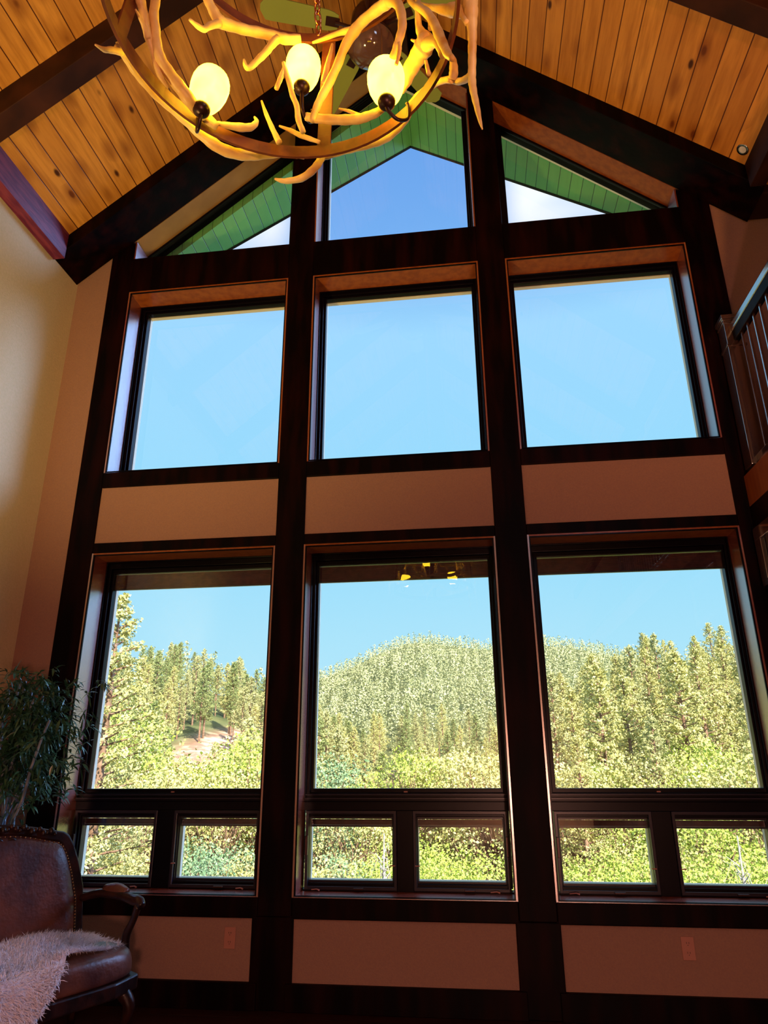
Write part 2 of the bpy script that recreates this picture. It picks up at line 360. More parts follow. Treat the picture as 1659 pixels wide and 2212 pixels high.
# ------------------------------------------------------------------ windows
WN = [0]
def inset(poly, d):
    """inset a convex (x, z) outline given anticlockwise"""
    n = len(poly); out = []
    for i in range(n):
        p0, p1, p2 = (Vector(poly[i-1]), Vector(poly[i]), Vector(poly[(i+1) % n]))
        a = (p1-p0).normalized(); b = (p2-p1).normalized()
        na, nb = Vector((-a.y, a.x)), Vector((-b.y, b.x))
        dd = d if isinstance(d, (int, float)) else d[i]
        k = na+nb; k = k/k.dot(na)*dd if abs(k.dot(na)) > 1e-6 else na*dd
        out.append(tuple(p1+k))
    return out
rect = lambda a, b, c, d: [(a, c), (b, c), (b, d), (a, d)]
def win(label, outer, glass, jamb_top=True, blind=0., big=True, badge=False):
    WN[0] += 1
    cx = sum(p[0] for p in outer)/len(outer); cz = min(p[1] for p in outer)
    o = thing('window_%d' % WN[0], label, None, (0, 0, 0)); o['kind'] = 'structure'
    stop = inset(outer, .022); mid = [(.45*a[0]+.55*b[0], .45*a[1]+.55*b[1]) for a, b in zip(stop, glass)]
    MB().ringz(outer, stop, .222, .246).build('window_stop', FRAME if big else SASH, o, bevel=.003)
    MB().ringz(outer, mid, .246, .335).build('window_frame', FRAME, o, bevel=.003)
    MB().ringz(mid, glass, .268, .325).build('window_sash', FRAME if big else SASH, o, bevel=.003)
    MB().ringz(inset(glass, -.05), inset(glass, -.003), .3362, .375).build('outer_casing', CREAM, o)
    g2 = inset(glass, -.004)
    MB().prism(g2, .290, .294).build('glass_pane', GLASS, o)
    if blind:
        a, b = glass[0][0], glass[1][0]; zt = max(p[1] for p in glass)
        m = MB().box(a, b, .302, .320, zt-blind+.012, zt-.006)
        for k in range(int(blind/.013)): m.box(a, b, .299, .303, zt-.016-.013*k, zt-.010-.013*k)
        m.build('raised_blind', SHADEST, o)
        MB().box(a, b, .298, .321, zt-blind, zt-blind+.009).build('blind_rail', SASH, o, bevel=.002)
    if badge:
        c = (glass[0][0]+glass[1][0])/2; z = glass[0][1]-.022
        MB().box(c-.013, c+.013, .262, .269, z-.004, z+.004).build('maker_badge', PLATE, o)
    return o
def jambs(i, z0, z1, head, parent, mb=None):
    a, b = BX[i]
    MB().box(a, a+.012, .002, .246, z0, z1).build('jamb_lining', JAMBS, parent)
    MB().box(b-.012, b, .002, .246, z0, z1).build('jamb_lining', JAMBS, parent)
    if head:
        MB().box(a+.012, b-.012, .002, .246, z1-.012, z1).build('head_lining', JAMB, parent)
        MB().ringz(rect(a+.012, b-.012, z0+.006, z1-.012), rect(a+.022, b-.022, z0+.012, z1-.020), .004, .016).build('inner_bead', FRAME, parent)
nm3 = ('left', 'centre', 'right')
for i, (a, b) in enumerate(BX):
    o = win('upper %s window of the middle row' % nm3[i], rect(a, b, ZU0, ZU1), rect(GX[i][0], GX[i][1], 3.90, 5.53))
    jambs(i, ZU0, ZU1, True, o)
for i, (a, b) in enumerate(BX):
    o = win('large lower %s window with a raised blind at its top' % nm3[i], rect(a, b, 1.205, ZH), rect(GX[i][0], GX[i][1], 1.29, 2.962), blind=.135, badge=True)
    jambs(i, ZS, ZH, True, o)
    MB().box(a+.02, b-.02, .215, .25, 1.222, 1.230).box(a+.02, b-.02, .22, .25, 1.248, 1.254).build('cross_bead', SASH, o)
SM = [(-2.975, -2.335, -2.93, -2.355), (-2.205, -1.562, -2.17, -1.588), (-1.225, -.577, -1.20, -.613), (-.462, .192, -.43, .157), (.505, 1.150, .540, 1.125), (1.278, 1.925, 1.308, 1.888)]
pos = ('left one under the left window', 'right one under the left window', 'left one under the centre window', 'right one under the centre window', 'left one under the right window', 'right one under the right window')
for i, (a, b, ga, gb) in enumerate(SM):
    o = win('small awning window, %s' % pos[i], rect(a, b, .645, 1.146), rect(ga, gb, .70, 1.09), blind=.052, big=False)
    lft = i % 2 == 0
    sx = (a+.012) if lft else (b-.012)
    MB().box(sx-.010, sx+.010, .205, .224, .86, .985).build('sash_latch', BRONZE, o, bevel=.003)
    sx = (b-.015) if lft else (a+.015)
    MB().tube([(sx, .222, .80), (sx, .205, .80), (sx-(.03 if lft else -.03), .20, .803)], .004, 6).build('lock_pin', PLATE, o)
    c = (a+b)/2+(.06 if lft else .05)
    MB().box(c-.035, c+.035, .195, .224, .650, .662).build('crank_base', BRONZE, o, bevel=.003)
    hx = a+.09 if i in (2, 4) else b-.11
    MB().tube([(hx-.03, .20, .640+.01), (hx+.01, .18, .657), (hx+.03, .17, .652)], [.004, .004, .006], 6).build('crank_handle', PLATE, o)
for i, (a, b) in enumerate(BX):      # mullion between the two small windows and the rail under the big one
    c = ((-2.335-2.205)/2, (-.577-.462)/2, (1.150+1.278)/2)[i]; hw = (.065, .0575, .064)[i]
    trim(MB().box(c-hw, c+hw, .235, .335, ZS, 1.146).box(a, b, .24, .336, 1.146, 1.205).box(a, b, .24, .336, ZS-.001, .645), 'dark mullion and rail around the small %s windows' % nm3[i], FRAME, .003)
ap = 8.227+.03
o1 = [(-3.0, ZB1), (-1.4825, ZB1), (-1.4825, Pz(-1.4825, AP_B)), (-3.0, Pz(-3.0, AP_B))]
g1 = [(-2.93, 5.99), (-1.57, 5.99), (-1.57, 7.354), (-2.93, 6.212)]
win('left trapezoid top window under the gable', o1, g1)
o2 = [(-1.2525, ZB1), (.219, ZB1), (.219, Pz(.219, AP_B)), (XC, AP_B), (-1.2525, Pz(-1.2525, AP_B))]
g2_ = [(-1.185, 5.99), (.16, 5.99), (.16, 7.69), (XC+.02, 8.235), (-1.185, 7.67)]
win('centre five-sided top window under the gable peak', o2, g2_)
o3 = [(.456, ZB1), (1.966, ZB1), (1.966, Pz(1.966, AP_B)), (.456, Pz(.456, AP_B))]
g3 = [(.540, 5.99), (1.912, 5.99), (1.912, 6.245), (.540, 7.392)]
win('right trapezoid top window under the gable', o3, g3)
for (xa, xb, zz, p) in ((-3.0, -2.988, 6.17, 0), (-1.2525, -1.2405, 7.6, 1), (.207, .219, 7.6, 1), (1.954, 1.966, 6.17, 2)):
    trim(MB().box(xa, xb, .002, .246, ZB1, zz), 'jamb lining beside the %s top window' % nm3[p], JAMBS, 0)
# small transom window in the wall under the loft
WN[0] += 1; t = thing('window_%d' % WN[0], 'transom pane in the dark wall under the loft', None); t['kind'] = 'structure'
MB().box(2.035, 2.0595, -.95, -.03, 2.60, 2.64).box(2.035, 2.0595, -.95, -.03, 2.93, 3.02).box(2.035, 2.0595, -.13, -.03, 2.64, 2.93).box(2.035, 2.0595, -.95, -.86, 2.64, 2.93).build('window_frame', RAIL, t, bevel=.004)
MB().box(2.050, 2.058, -.86, -.13, 2.64, 2.93).build('glass_pane', mat('dark_mirror_glass', (.05, .05, .07), .12, 1., .6), t)

# ------------------------------------------------------------------ outside of the roof: the boarded overhang
SX, SA = -.42, 8.20; ss = .83
def soff(x): return SA - ss*abs(x-SX)
def overhang(inner, outer):
    m = MB(); n = len(inner); v = []
    for (x, y) in inner+outer: v.append((x, y, soff(x)))
    for (x, y) in inner+outer: v.append((x, y, soff(x)+.16))
    m.v = v; k = 2*n
    for i in range(n-1):
        m.f += [(i, i+1, n+i+1, n+i), (k+i, k+n+i, k+n+i+1, k+i+1), (n+i, n+i+1, k+n+i+1, k+n+i), (i, k+i, k+i+1, i+1)]
    m.f += [(0, n, k+n, k), (n-1, k+n-1, k+2*n-1, 2*n-1)]
    return m

y_out = lambda x: (.678+(x+2.369)*.2105) if x < SX else (.634+(1.556-x)*.2294)
# roof shell above the room, continuing into the overhang (keeps the sun out)
for s, nm in ((-1, 'left'), (1, 'right')):
    xe = -3.62 if s < 0 else 2.58
    m = overhang([(SX, .337), (xe, .337)], [(SX, 1.088), (xe, y_out(xe))])
    struct(m.build('trim_soffit', SOFFIT), 'green boarded soffit of the overhang, %s slope' % nm)
    a, b = Vector((SX, 1.088, soff(SX))), Vector((xe, y_out(xe), soff(xe)))
    m = MB(); m.v = [tuple(a+Vector((0, 0, -.006))), tuple(b+Vector((0, 0, -.006))), tuple(b+Vector((0, .03, -.006))), tuple(a+Vector((0, .03, -.006)))] + [tuple(a+Vector((0, 0, .25))), tuple(b+Vector((0, 0, .25))), tuple(b+Vector((0, .03, .25))), tuple(a+Vector((0, .03, .25)))]
    m.f = [(0, 1, 2, 3), (4, 5, 6, 7), (0, 1, 5, 4), (1, 2, 6, 5), (2, 3, 7, 6), (3, 0, 4, 7)]
    struct(m.build('trim_fascia', FRAME), 'thin dark edge of the %s overhang' % nm)
    x2 = -4.1 if s < 0 else 6.0
    m = MB(); ym = YB-.3
    struct(MB().prism([(SX, 9.0), (x2, 9.0-.5*abs(x2-SX)), (x2, 9.2-.5*abs(x2-SX)), (SX, 9.2)], YB-.3, .36).build('roof', FRAME), 'roof deck over the %s slope' % nm)

# ------------------------------------------------------------------ loft with its railing
struct(MB().box(2.10, 5.7, YB, -.004, 3.24, 3.47).build('floor_loft', JAMB), 'loft floor edge')
trim(MB().box(2.085, 2.13, YB, -.02, 3.44, 3.475), 'glossy nosing along the loft floor edge', RAIL, .004)
trim(MB().box(2.06, 2.099, YB, -.004, 3.20, 3.44), 'reddish fascia board of the loft floor', JAMB, .004)
rt = thing('loft_railing', 'dark loft railing with iron balusters at the right edge', 'railing', (2.14, -.17, 3.47))
def rel(m, o):
    l = o.location; m.v = [(a-l.x, b-l.y, c-l.z) for a, b, c in m.v]; return m
RP = lambda m, name, mt, **k: rel(m, rt).build(name, mt, rt, **k)
nw = RP(MB().box(2.068, 2.20, -.165, -.035, 3.475, 4.70), 'newel_post', RAIL, bevel=.004)
RP(MB().box(2.055, 2.212, -.178, -.022, 4.70, 4.735).box(2.062, 2.206, -.171, -.029, 4.66, 4.675).box(2.062, 2.206, -.171, -.029, 4.685, 4.70), 'newel_cap', RAIL, bevel=.004)
RP(MB().box(2.060, 2.208, -.173, -.027, 4.455, 4.475), 'newel_band', RAIL, bevel=.003)
RP(MB().box(2.11, 2.172, YB, -.165, 4.585, 4.65), 'handrail', RAIL, bevel=.014, seg=3)
RP(MB().box(2.118, 2.165, YB, -.165, 4.50, 4.585), 'under_rail', TIMBER, bevel=.004)
RP(MB().box(2.11, 2.17, YB, -.165, 3.475, 3.545), 'bottom_rail', RAIL, bevel=.006)
y = -.27
while y > -4.2:
    m = MB().box(-.008, .008, -.008, .008, 0, .97); o = m.build('baluster', RAIL, rt, bevel=.002); o.location = (2.14-2.14, y+.17, 3.54-3.47); y -= .115

# ------------------------------------------------------------------ antler chandelier
CC = Vector((-.462, -3.6, 0))
ch = thing('antler_chandelier', 'antler chandelier with glowing alabaster cups hanging below the ridge', 'chandelier', (CC.x, CC.y, 3.65))
def chp(m, name, mt, parent=None, **k):
    for i, (a, b, c) in enumerate(m.v): m.v[i] = (a-CC.x, b-CC.y, c-3.65)
    return m.build(name, mt, parent or ch, **k)
def band(cx, cy, R, z, h, th, n=72):
    m = MB(); prof = [(R-th, 0), (R, 0), (R, h), (R-th, h), (R-th, 0)]
    return m.lathe(prof, (cx, cy, z), n)
chp(band(-.473, -3.6, .535, 3.618, .052, .010), 'lower_ring', IRON, smooth=False)
chp(band(-.452, -3.585, .487, 4.175, .045, .010), 'upper_ring', IRON, smooth=False)
for k in range(4):
    a = PI/2 - .025 + k*PI/2
    p0 = Vector((-.473+.530*math.cos(a), -3.6+.530*math.sin(a), 3.63)); p1 = Vector((-.455+.486*math.cos(a), -3.585+.486*math.sin(a), 4.21))
    t = Vector((-math.sin(a), math.cos(a), 0))*.026; n_ = Vector((math.cos(a), math.sin(a), 0))*.004
    m = MB(); m.v = [tuple(p+s1*t+s2*n_) for p in (p0, p1) for s1, s2 in ((-1, -1), (1, -1), (1, 1), (-1, 1))]
    m.f = [(0, 1, 2, 3), (4, 5, 6, 7), (0, 1, 5, 4), (1, 2, 6, 5), (2, 3, 7, 6), (3, 0, 4, 7)]
    chp(m, 'iron_strap', IRON, bevel=.002)
ANT = {
    'outer_left': [[(-1.065,-3.503,3.714,0.0122), (-1.057,-3.462,3.727,0.0156), (-1.046,-3.422,3.719,0.0174), (-1.032,-3.383,3.712,0.0168), (-1.007,-3.327,3.707,0.0180), (-0.980,-3.279,3.707,0.0183), (-0.939,-3.222,3.698,0.0203), (-0.895,-3.174,3.674,0.0214), (-0.847,-3.131,3.653,0.0216), (-0.798,-3.096,3.654,0.0210), (-0.747,-3.066,3.669,0.0194), (-0.692,-3.042,3.693,0.0178), (-0.636,-3.023,3.710,0.0162), (-0.589,-3.011,3.710,0.0153), (-0.551,-3.005,3.693,0.0054)],
        [(-1.061,-3.481,3.720,0.0123), (-1.068,-3.524,3.672,0.0105), (-1.071,-3.555,3.633,0.0081), (-1.073,-3.595,3.600,0.0029)],
        [(-1.061,-3.482,3.727,0.0108), (-1.064,-3.497,3.729,0.0077), (-1.066,-3.507,3.733,0.0038)]],
    'beam_left': [[(-0.938,-3.534,3.911,0.0154), (-0.937,-3.528,3.876,0.0154), (-0.937,-3.526,3.808,0.0160), (-0.934,-3.508,3.765,0.0153), (-0.931,-3.493,3.717,0.0160), (-0.925,-3.470,3.679,0.0184), (-0.911,-3.428,3.664,0.0202), (-0.890,-3.382,3.650,0.0221), (-0.867,-3.344,3.629,0.0223), (-0.850,-3.272,3.647,0.0197), (-0.812,-3.233,3.631,0.0149)]],
    'tine_left': [[(-0.963,-3.586,3.837,0.0165), (-0.962,-3.572,3.815,0.0165), (-0.960,-3.544,3.787,0.0144), (-0.955,-3.511,3.732,0.0129), (-0.948,-3.480,3.703,0.0115), (-0.942,-3.459,3.664,0.0107), (-0.934,-3.435,3.639,0.0093), (-0.922,-3.404,3.628,0.0031)],
        [(-0.954,-3.509,3.721,0.0099), (-0.958,-3.533,3.742,0.0083), (-0.961,-3.558,3.749,0.0060), (-0.963,-3.587,3.750,0.0030)]],
    'upper_center': [[(-0.841,-3.397,4.101,0.0166), (-0.830,-3.379,4.077,0.0167), (-0.816,-3.358,4.050,0.0184), (-0.797,-3.333,4.026,0.0219), (-0.773,-3.306,4.041,0.0204), (-0.728,-3.266,4.065,0.0190), (-0.678,-3.234,4.084,0.0193), (-0.623,-3.208,4.088,0.0194), (-0.581,-3.194,4.086,0.0195), (-0.535,-3.185,4.093,0.0160)],
        [(-0.797,-3.333,4.018,0.0151), (-0.820,-3.363,3.965,0.0124), (-0.832,-3.381,3.925,0.0106), (-0.846,-3.407,3.910,0.0089), (-0.860,-3.436,3.902,0.0048)],
        [(-0.622,-3.207,4.078,0.0176), (-0.640,-3.215,4.037,0.0149), (-0.655,-3.222,3.996,0.0139), (-0.678,-3.233,3.946,0.0129), (-0.703,-3.249,3.887,0.0110), (-0.716,-3.257,3.885,0.0093), (-0.723,-3.262,3.915,0.0042)]],
    'right_fork': [[(-0.165,-3.315,4.072,0.0215), (-0.192,-3.288,4.073,0.0218), (-0.228,-3.259,4.089,0.0204), (-0.286,-3.224,4.090,0.0190), (-0.324,-3.207,4.063,0.0208), (-0.362,-3.195,4.004,0.0173), (-0.390,-3.188,3.920,0.0163), (-0.425,-3.183,3.833,0.0162), (-0.453,-3.180,3.771,0.0144), (-0.469,-3.180,3.718,0.0135), (-0.480,-3.180,3.670,0.0101)],
        [(-0.191,-3.288,4.083,0.0201), (-0.151,-3.331,4.002,0.0179), (-0.133,-3.353,3.909,0.0159), (-0.131,-3.356,3.844,0.0150), (-0.142,-3.341,3.812,0.0142), (-0.157,-3.323,3.784,0.0135), (-0.176,-3.303,3.758,0.0112)],
        [(-0.146,-3.336,3.791,0.0079), (-0.143,-3.340,3.761,0.0071), (-0.149,-3.333,3.730,0.0063), (-0.157,-3.324,3.710,0.0063)],
        [(-0.324,-3.207,4.073,0.0156), (-0.381,-3.190,4.092,0.0105), (-0.447,-3.181,4.083,0.0079), (-0.490,-3.180,4.071,0.0044)],
        [(-0.411,-3.185,4.042,0.0053), (-0.417,-3.184,3.997,0.0078), (-0.426,-3.183,3.952,0.0095), (-0.435,-3.182,3.895,0.0103), (-0.443,-3.181,3.850,0.0103)]],
    'lower_v': [[(-0.588,-3.217,3.935,0.0060), (-0.580,-3.215,3.901,0.0086), (-0.567,-3.211,3.852,0.0094), (-0.549,-3.207,3.775,0.0101), (-0.532,-3.204,3.723,0.0101), (-0.523,-3.203,3.654,0.0108), (-0.505,-3.201,3.599,0.0099)],
        [(-0.584,-3.216,3.905,0.0069), (-0.590,-3.218,3.875,0.0085), (-0.597,-3.220,3.841,0.0093), (-0.606,-3.223,3.799,0.0084)]],
    'right_level': [[(-0.515,-3.142,3.742,0.0137), (-0.489,-3.140,3.735,0.0163), (-0.427,-3.142,3.714,0.0171), (-0.362,-3.154,3.689,0.0177), (-0.310,-3.170,3.667,0.0175), (-0.279,-3.183,3.658,0.0166), (-0.240,-3.203,3.648,0.0147), (-0.207,-3.224,3.649,0.0114)],
        [(-0.297,-3.175,3.670,0.0075), (-0.317,-3.167,3.693,0.0067), (-0.350,-3.157,3.727,0.0059), (-0.388,-3.148,3.754,0.0034)]],
    'hook': [[(-0.813,-3.234,3.650,0.0067), (-0.796,-3.219,3.656,0.0100), (-0.751,-3.184,3.677,0.0153), (-0.718,-3.164,3.695,0.0137), (-0.702,-3.156,3.718,0.0112), (-0.699,-3.154,3.738,0.0078), (-0.707,-3.158,3.752,0.0035)]],
    'spike': [[(-0.617,-3.121,3.653,0.0120), (-0.626,-3.124,3.674,0.0112), (-0.646,-3.131,3.722,0.0095), (-0.668,-3.140,3.780,0.0078), (-0.687,-3.148,3.841,0.0035)],
        [(-0.469,-3.100,3.657,0.0069), (-0.505,-3.101,3.677,0.0086), (-0.544,-3.105,3.697,0.0095), (-0.580,-3.112,3.718,0.0078), (-0.621,-3.122,3.735,0.0035)]],
    'drop_right': [[(-0.657,-3.029,3.579,0.0035), (-0.637,-3.023,3.574,0.0079), (-0.612,-3.016,3.575,0.0106), (-0.560,-3.006,3.591,0.0133), (-0.521,-3.002,3.625,0.0151), (-0.497,-3.000,3.660,0.0152), (-0.481,-3.000,3.691,0.0143), (-0.452,-3.000,3.700,0.0143), (-0.400,-3.004,3.710,0.0161), (-0.345,-3.014,3.710,0.0178), (-0.281,-3.032,3.703,0.0194), (-0.232,-3.050,3.700,0.0201), (-0.191,-3.070,3.711,0.0199), (-0.154,-3.092,3.731,0.0189), (-0.126,-3.111,3.764,0.0180), (-0.096,-3.133,3.783,0.0162), (-0.062,-3.163,3.780,0.0134), (-0.031,-3.195,3.763,0.0116), (0.003,-3.234,3.725,0.0113), (0.028,-3.270,3.679,0.0127)]],
    'long_right': [[(0.104,-3.374,3.947,0.0251), (0.103,-3.370,3.909,0.0250), (0.103,-3.370,3.852,0.0233), (0.102,-3.368,3.800,0.0185), (0.101,-3.364,3.740,0.0153), (0.098,-3.358,3.689,0.0145), (0.095,-3.352,3.631,0.0136), (0.092,-3.344,3.589,0.0136), (0.092,-3.346,3.546,0.0127), (0.095,-3.350,3.499,0.0111), (0.100,-3.363,3.433,0.0095), (0.105,-3.376,3.363,0.0065), (0.110,-3.390,3.306,0.0021)],
        [(0.091,-3.342,3.602,0.0106), (0.072,-3.304,3.629,0.0116), (0.049,-3.266,3.671,0.0111), (0.028,-3.235,3.722,0.0113)],
        [(0.028,-3.270,3.677,0.0142), (0.035,-3.281,3.694,0.0158), (0.036,-3.283,3.726,0.0142), (0.035,-3.280,3.761,0.0111)],
        [(0.085,-3.379,3.788,0.0092), (0.075,-3.356,3.856,0.0109), (0.054,-3.314,3.950,0.0242), (0.025,-3.265,4.027,0.0200), (-0.017,-3.210,4.127,0.0129), (-0.053,-3.171,4.205,0.0080), (-0.081,-3.146,4.265,0.0036)]],
    'right_palm': [[(-0.159,-3.211,3.732,0.0197), (-0.139,-3.228,3.750,0.0245), (-0.113,-3.253,3.775,0.0268), (-0.084,-3.286,3.787,0.0305), (-0.063,-3.314,3.790,0.0349), (-0.054,-3.328,3.796,0.0316), (-0.063,-3.314,3.844,0.0208), (-0.077,-3.295,3.915,0.0130), (-0.079,-3.292,3.977,0.0115), (-0.078,-3.293,4.024,0.0107), (-0.078,-3.293,4.083,0.0108)],
        [(-0.063,-3.314,3.794,0.0286), (-0.038,-3.354,3.751,0.0201), (-0.017,-3.395,3.694,0.0151), (-0.007,-3.418,3.634,0.0118), (-0.001,-3.435,3.575,0.0087)],
        [(-0.082,-3.288,3.852,0.0065), (-0.094,-3.273,3.880,0.0057), (-0.107,-3.260,3.908,0.0033)]],
    'cross_right': [[(-0.111,-3.255,4.122,0.0102), (-0.082,-3.289,4.032,0.0141), (-0.048,-3.337,3.925,0.0152), (-0.025,-3.378,3.816,0.0155), (-0.008,-3.416,3.700,0.0165), (0.005,-3.453,3.599,0.0145), (0.017,-3.501,3.492,0.0125), (0.028,-3.610,3.329,0.0077)],
        [(-0.035,-3.358,3.817,0.0094), (-0.038,-3.353,3.838,0.0055), (-0.041,-3.348,3.859,0.0032)],
        [(-0.056,-3.324,3.710,0.0055), (-0.052,-3.330,3.671,0.0070), (-0.047,-3.339,3.629,0.0069)]],
}

def antler(brs, xf=None):
    m = MB()
    for bi, br in enumerate(brs):
        P = smooth_path(br, 4); pts = []; rad = []
        for i, p in enumerate(P):
            q_ = Vector(p[:3]);
            if xf: q_ = xf(q_)
            pts.append(q_); rad.append(max(.0012, p[3]*(1+.05*math.sin(i*1.7+bi))))
        m.tube(pts, rad, 12)
    return chp(m, 'antler', BONE, smooth=True)
for k, brs in ANT.items(): antler(brs)
rot = lambda ang, dz=0.: (lambda p: Vector((CC.x+(p.x-CC.x)*math.cos(ang)-(p.y-CC.y)*math.sin(ang), CC.y+(p.x-CC.x)*math.sin(ang)+(p.y-CC.y)*math.cos(ang), p.z+dz)))
antler(ANT['outer_left'], rot(2.6, .02)); antler(ANT['drop_right'], rot(-2.3, .02)); antler(ANT['upper_center'], rot(PI)); antler(ANT['right_palm'], rot(-2.2, .03)); antler(ANT['right_fork'], rot(2.7))
def lamp_cup(c, hook, tilt=(0, 0)):
    c = Vector(c); h = Vector(hook)
    prof = [(.022, .0), (.034, .006), (.049, .028), (.060, .060), (.0655, .095), (.066, .120), (.063, .140), (.057, .155), (.050, .162), (.046, .160), (.053, .150), (.059, .136), (.062, .118), (.061, .095), (.056, .062), (.045, .032), (.030, .012), (.001, .006)]
    m = MB().lathe(prof, (0, 0, 0), 24); M3 = Matrix.Rotation(tilt[0], 3, 'X') @ Matrix.Rotation(tilt[1], 3, 'Y')
    m.v = [tuple(M3 @ Vector(v) + c) for v in m.v]
    chp(m, 'lamp_shade', GLOW, smooth=True)
    m = MB().lathe([(.0005, -.034), (.018, -.031), (.029, -.018), (.031, -.004), (.026, .008), (.0005, .009)], tuple(c), 18)
    chp(m, 'lamp_socket', BRONZE, smooth=True)
    d = h-c; lo = min(c.z, h.z)-.065
    P = smooth_path([(*(c+Vector((0, 0, -.03))), .008), (c.x+d.x*.12, c.y+d.y*.12, lo+.018, .007), (c.x+d.x*.5, c.y+d.y*.5, lo, .0065), (c.x+d.x*.95, c.y+d.y*.95, lo+.022, .006), (h.x, h.y, h.z, .006), (h.x-d.x*.05, h.y-d.y*.05, h.z+.018, .007)], 5)
    chp(MB().tube([p[:3] for p in P], [p[3] for p in P], 8), 'lamp_arm', BRONZE, smooth=True)
RG = lambda a, R=.525, z=3.645: (-.473+R*math.cos(a), -3.6+R*math.sin(a), z)
lamp_cup((-.838, -3.318, 3.628), (-.875, -3.262, 3.630), (-.10, .16))
lamp_cup((-.525, -3.175, 3.858), (-.50, -3.10, 3.80), (-.06, 0))
lamp_cup((-.198, -3.262, 3.628), (-.128, -3.215, 3.640), (-.06, -.02))
def chain(p0, p1, parent_fn, name, mt, L=.05, rr=.0045):
    p0, p1 = Vector(p0), Vector(p1); d = p1-p0; n = max(2, int(d.length/(L*.74))); ax = d.normalized(); s1 = ax.orthogonal().normalized(); s2 = ax.cross(s1)
    m = MB()
    for i in range(n):
        c = p0+d*((i+.5)/n); sd = s1 if i % 2 else s2; pts = []
        for k in range(13):
            a = 2*PI*k/12; pts.append(c+ax*(L*.5*math.cos(a))+sd*(L*.27*math.sin(a)))
        m.tube(pts, rr, 6, cap=False)
    return parent_fn(m, name, mt, smooth=True)
HK = (-.462, -3.6, 5.05)
for a in (PI/2+.07, PI/2+2.16, PI/2-2.03):
    e = (-.452+.482*math.cos(a), -3.585+.482*math.sin(a), 4.225)
    chain(e, HK, chp, 'suspension_chain', COPPER)
    chp(MB().ball((e[0], e[1], e[2]-.008), .012, 6), 'chain_eye', COPPER, smooth=True)
chain(HK, (-.462, -3.6, 7.92), chp, 'ceiling_chain', COPPER, L=.07, rr=.006)
chp(MB().lathe([(.0005, -.07), (.03, -.065), (.065, -.03), (.075, 0)], (-.462, -3.6, 7.98), 24), 'ceiling_canopy', BRONZE, smooth=True)
chp(MB().ball(HK, .03, 8), 'chain_hub', BRONZE, smooth=True)

# ------------------------------------------------------------------ ceiling fan
fx, fy = -.517, -1.47
fn = thing('ceiling_fan', 'dark ceiling fan with tan blades tinted green as lit and a glass bowl behind the chandelier', 'ceiling fan', (fx, fy, 6.45))
def fp(m, name, mt, parent=None, **k): return m.build(name, mt, parent or fn, **k)
fp(MB().lathe([(.0005, .30), (.05, .30), (.11, .27), (.14, .20), (.145, .12), (.12, .06), (.09, .03), (.0005, .02)], (0, 0, 0), 32), 'motor_housing', FANM, smooth=True)
fp(MB().tube([(0, 0, .28), (0, 0, 1.47)], .014, 12), 'down_rod', FANM)
fp(MB().lathe([(.0005, 1.42), (.05, 1.43), (.075, 1.50), (.08, 1.53)], (0, 0, 0), 24), 'ceiling_cup', FANM, smooth=True)
gl = mat('smoked_glass_bowl', (.10, .05, .04), .08, 1.)
fp(MB().lathe([(.0005, -.205), (.06, -.198), (.115, -.17), (.155, -.125), (.175, -.07), (.178, -.06), (.168, -.06), (.148, -.118), (.11, -.16), (.0005, -.19)], (0, 0, 0), 36), 'glass_bowl', gl, smooth=True)
fp(MB().lathe([(.178, -.062), (.182, -.055), (.178, -.048), (.09, -.01), (.09, .03)], (0, 0, 0), 36), 'bowl_rim', BRONZE, smooth=True)
for k in range(5):
    a = math.radians(127+72*k)
    m = MB(); n = 14; pr_ = []
    for i in range(n+1):
        t = i/n; xx = .24+.56*t; w = .066+.012*t
        if t > .9: w *= math.sqrt(max(.0, 1-((t-.9)/.1)**2))*.75+.25
        if t < .1: w *= .7+.3*t/.1
        pr_.append((xx, w))
    top = [(x_, w_) for x_, w_ in pr_] + [(x_, -w_) for x_, w_ in reversed(pr_)]
    N_ = len(top); m.v = [(x_, w_, .10+.16*w_) for x_, w_ in top] + [(x_, w_, .108+.16*w_) for x_, w_ in top]
    m.f = [tuple(range(N_)), tuple(range(2*N_-1, N_-1, -1))] + [(i, (i+1) % N_, N_+(i+1) % N_, N_+i) for i in range(N_)]
    b = fp(m, 'fan_blade', FANB); b.rotation_euler = (0, 0, a)
    m = MB().tube([(.10, 0, .09), (.17, 0, .085), (.26, 0, .094)], [.012, .010, .014], 8, flat=1.6).box(.23, .33, -.032, .032, .090, .098)
    b = fp(m, 'blade_bracket', FANM); b.rotation_euler = (0, 0, a)
chain_m = MB().tube([(.10, -.13, -.02), (.10, -.13, -.36)], .0016, 5); fp(chain_m, 'pull_chain', COPPER)

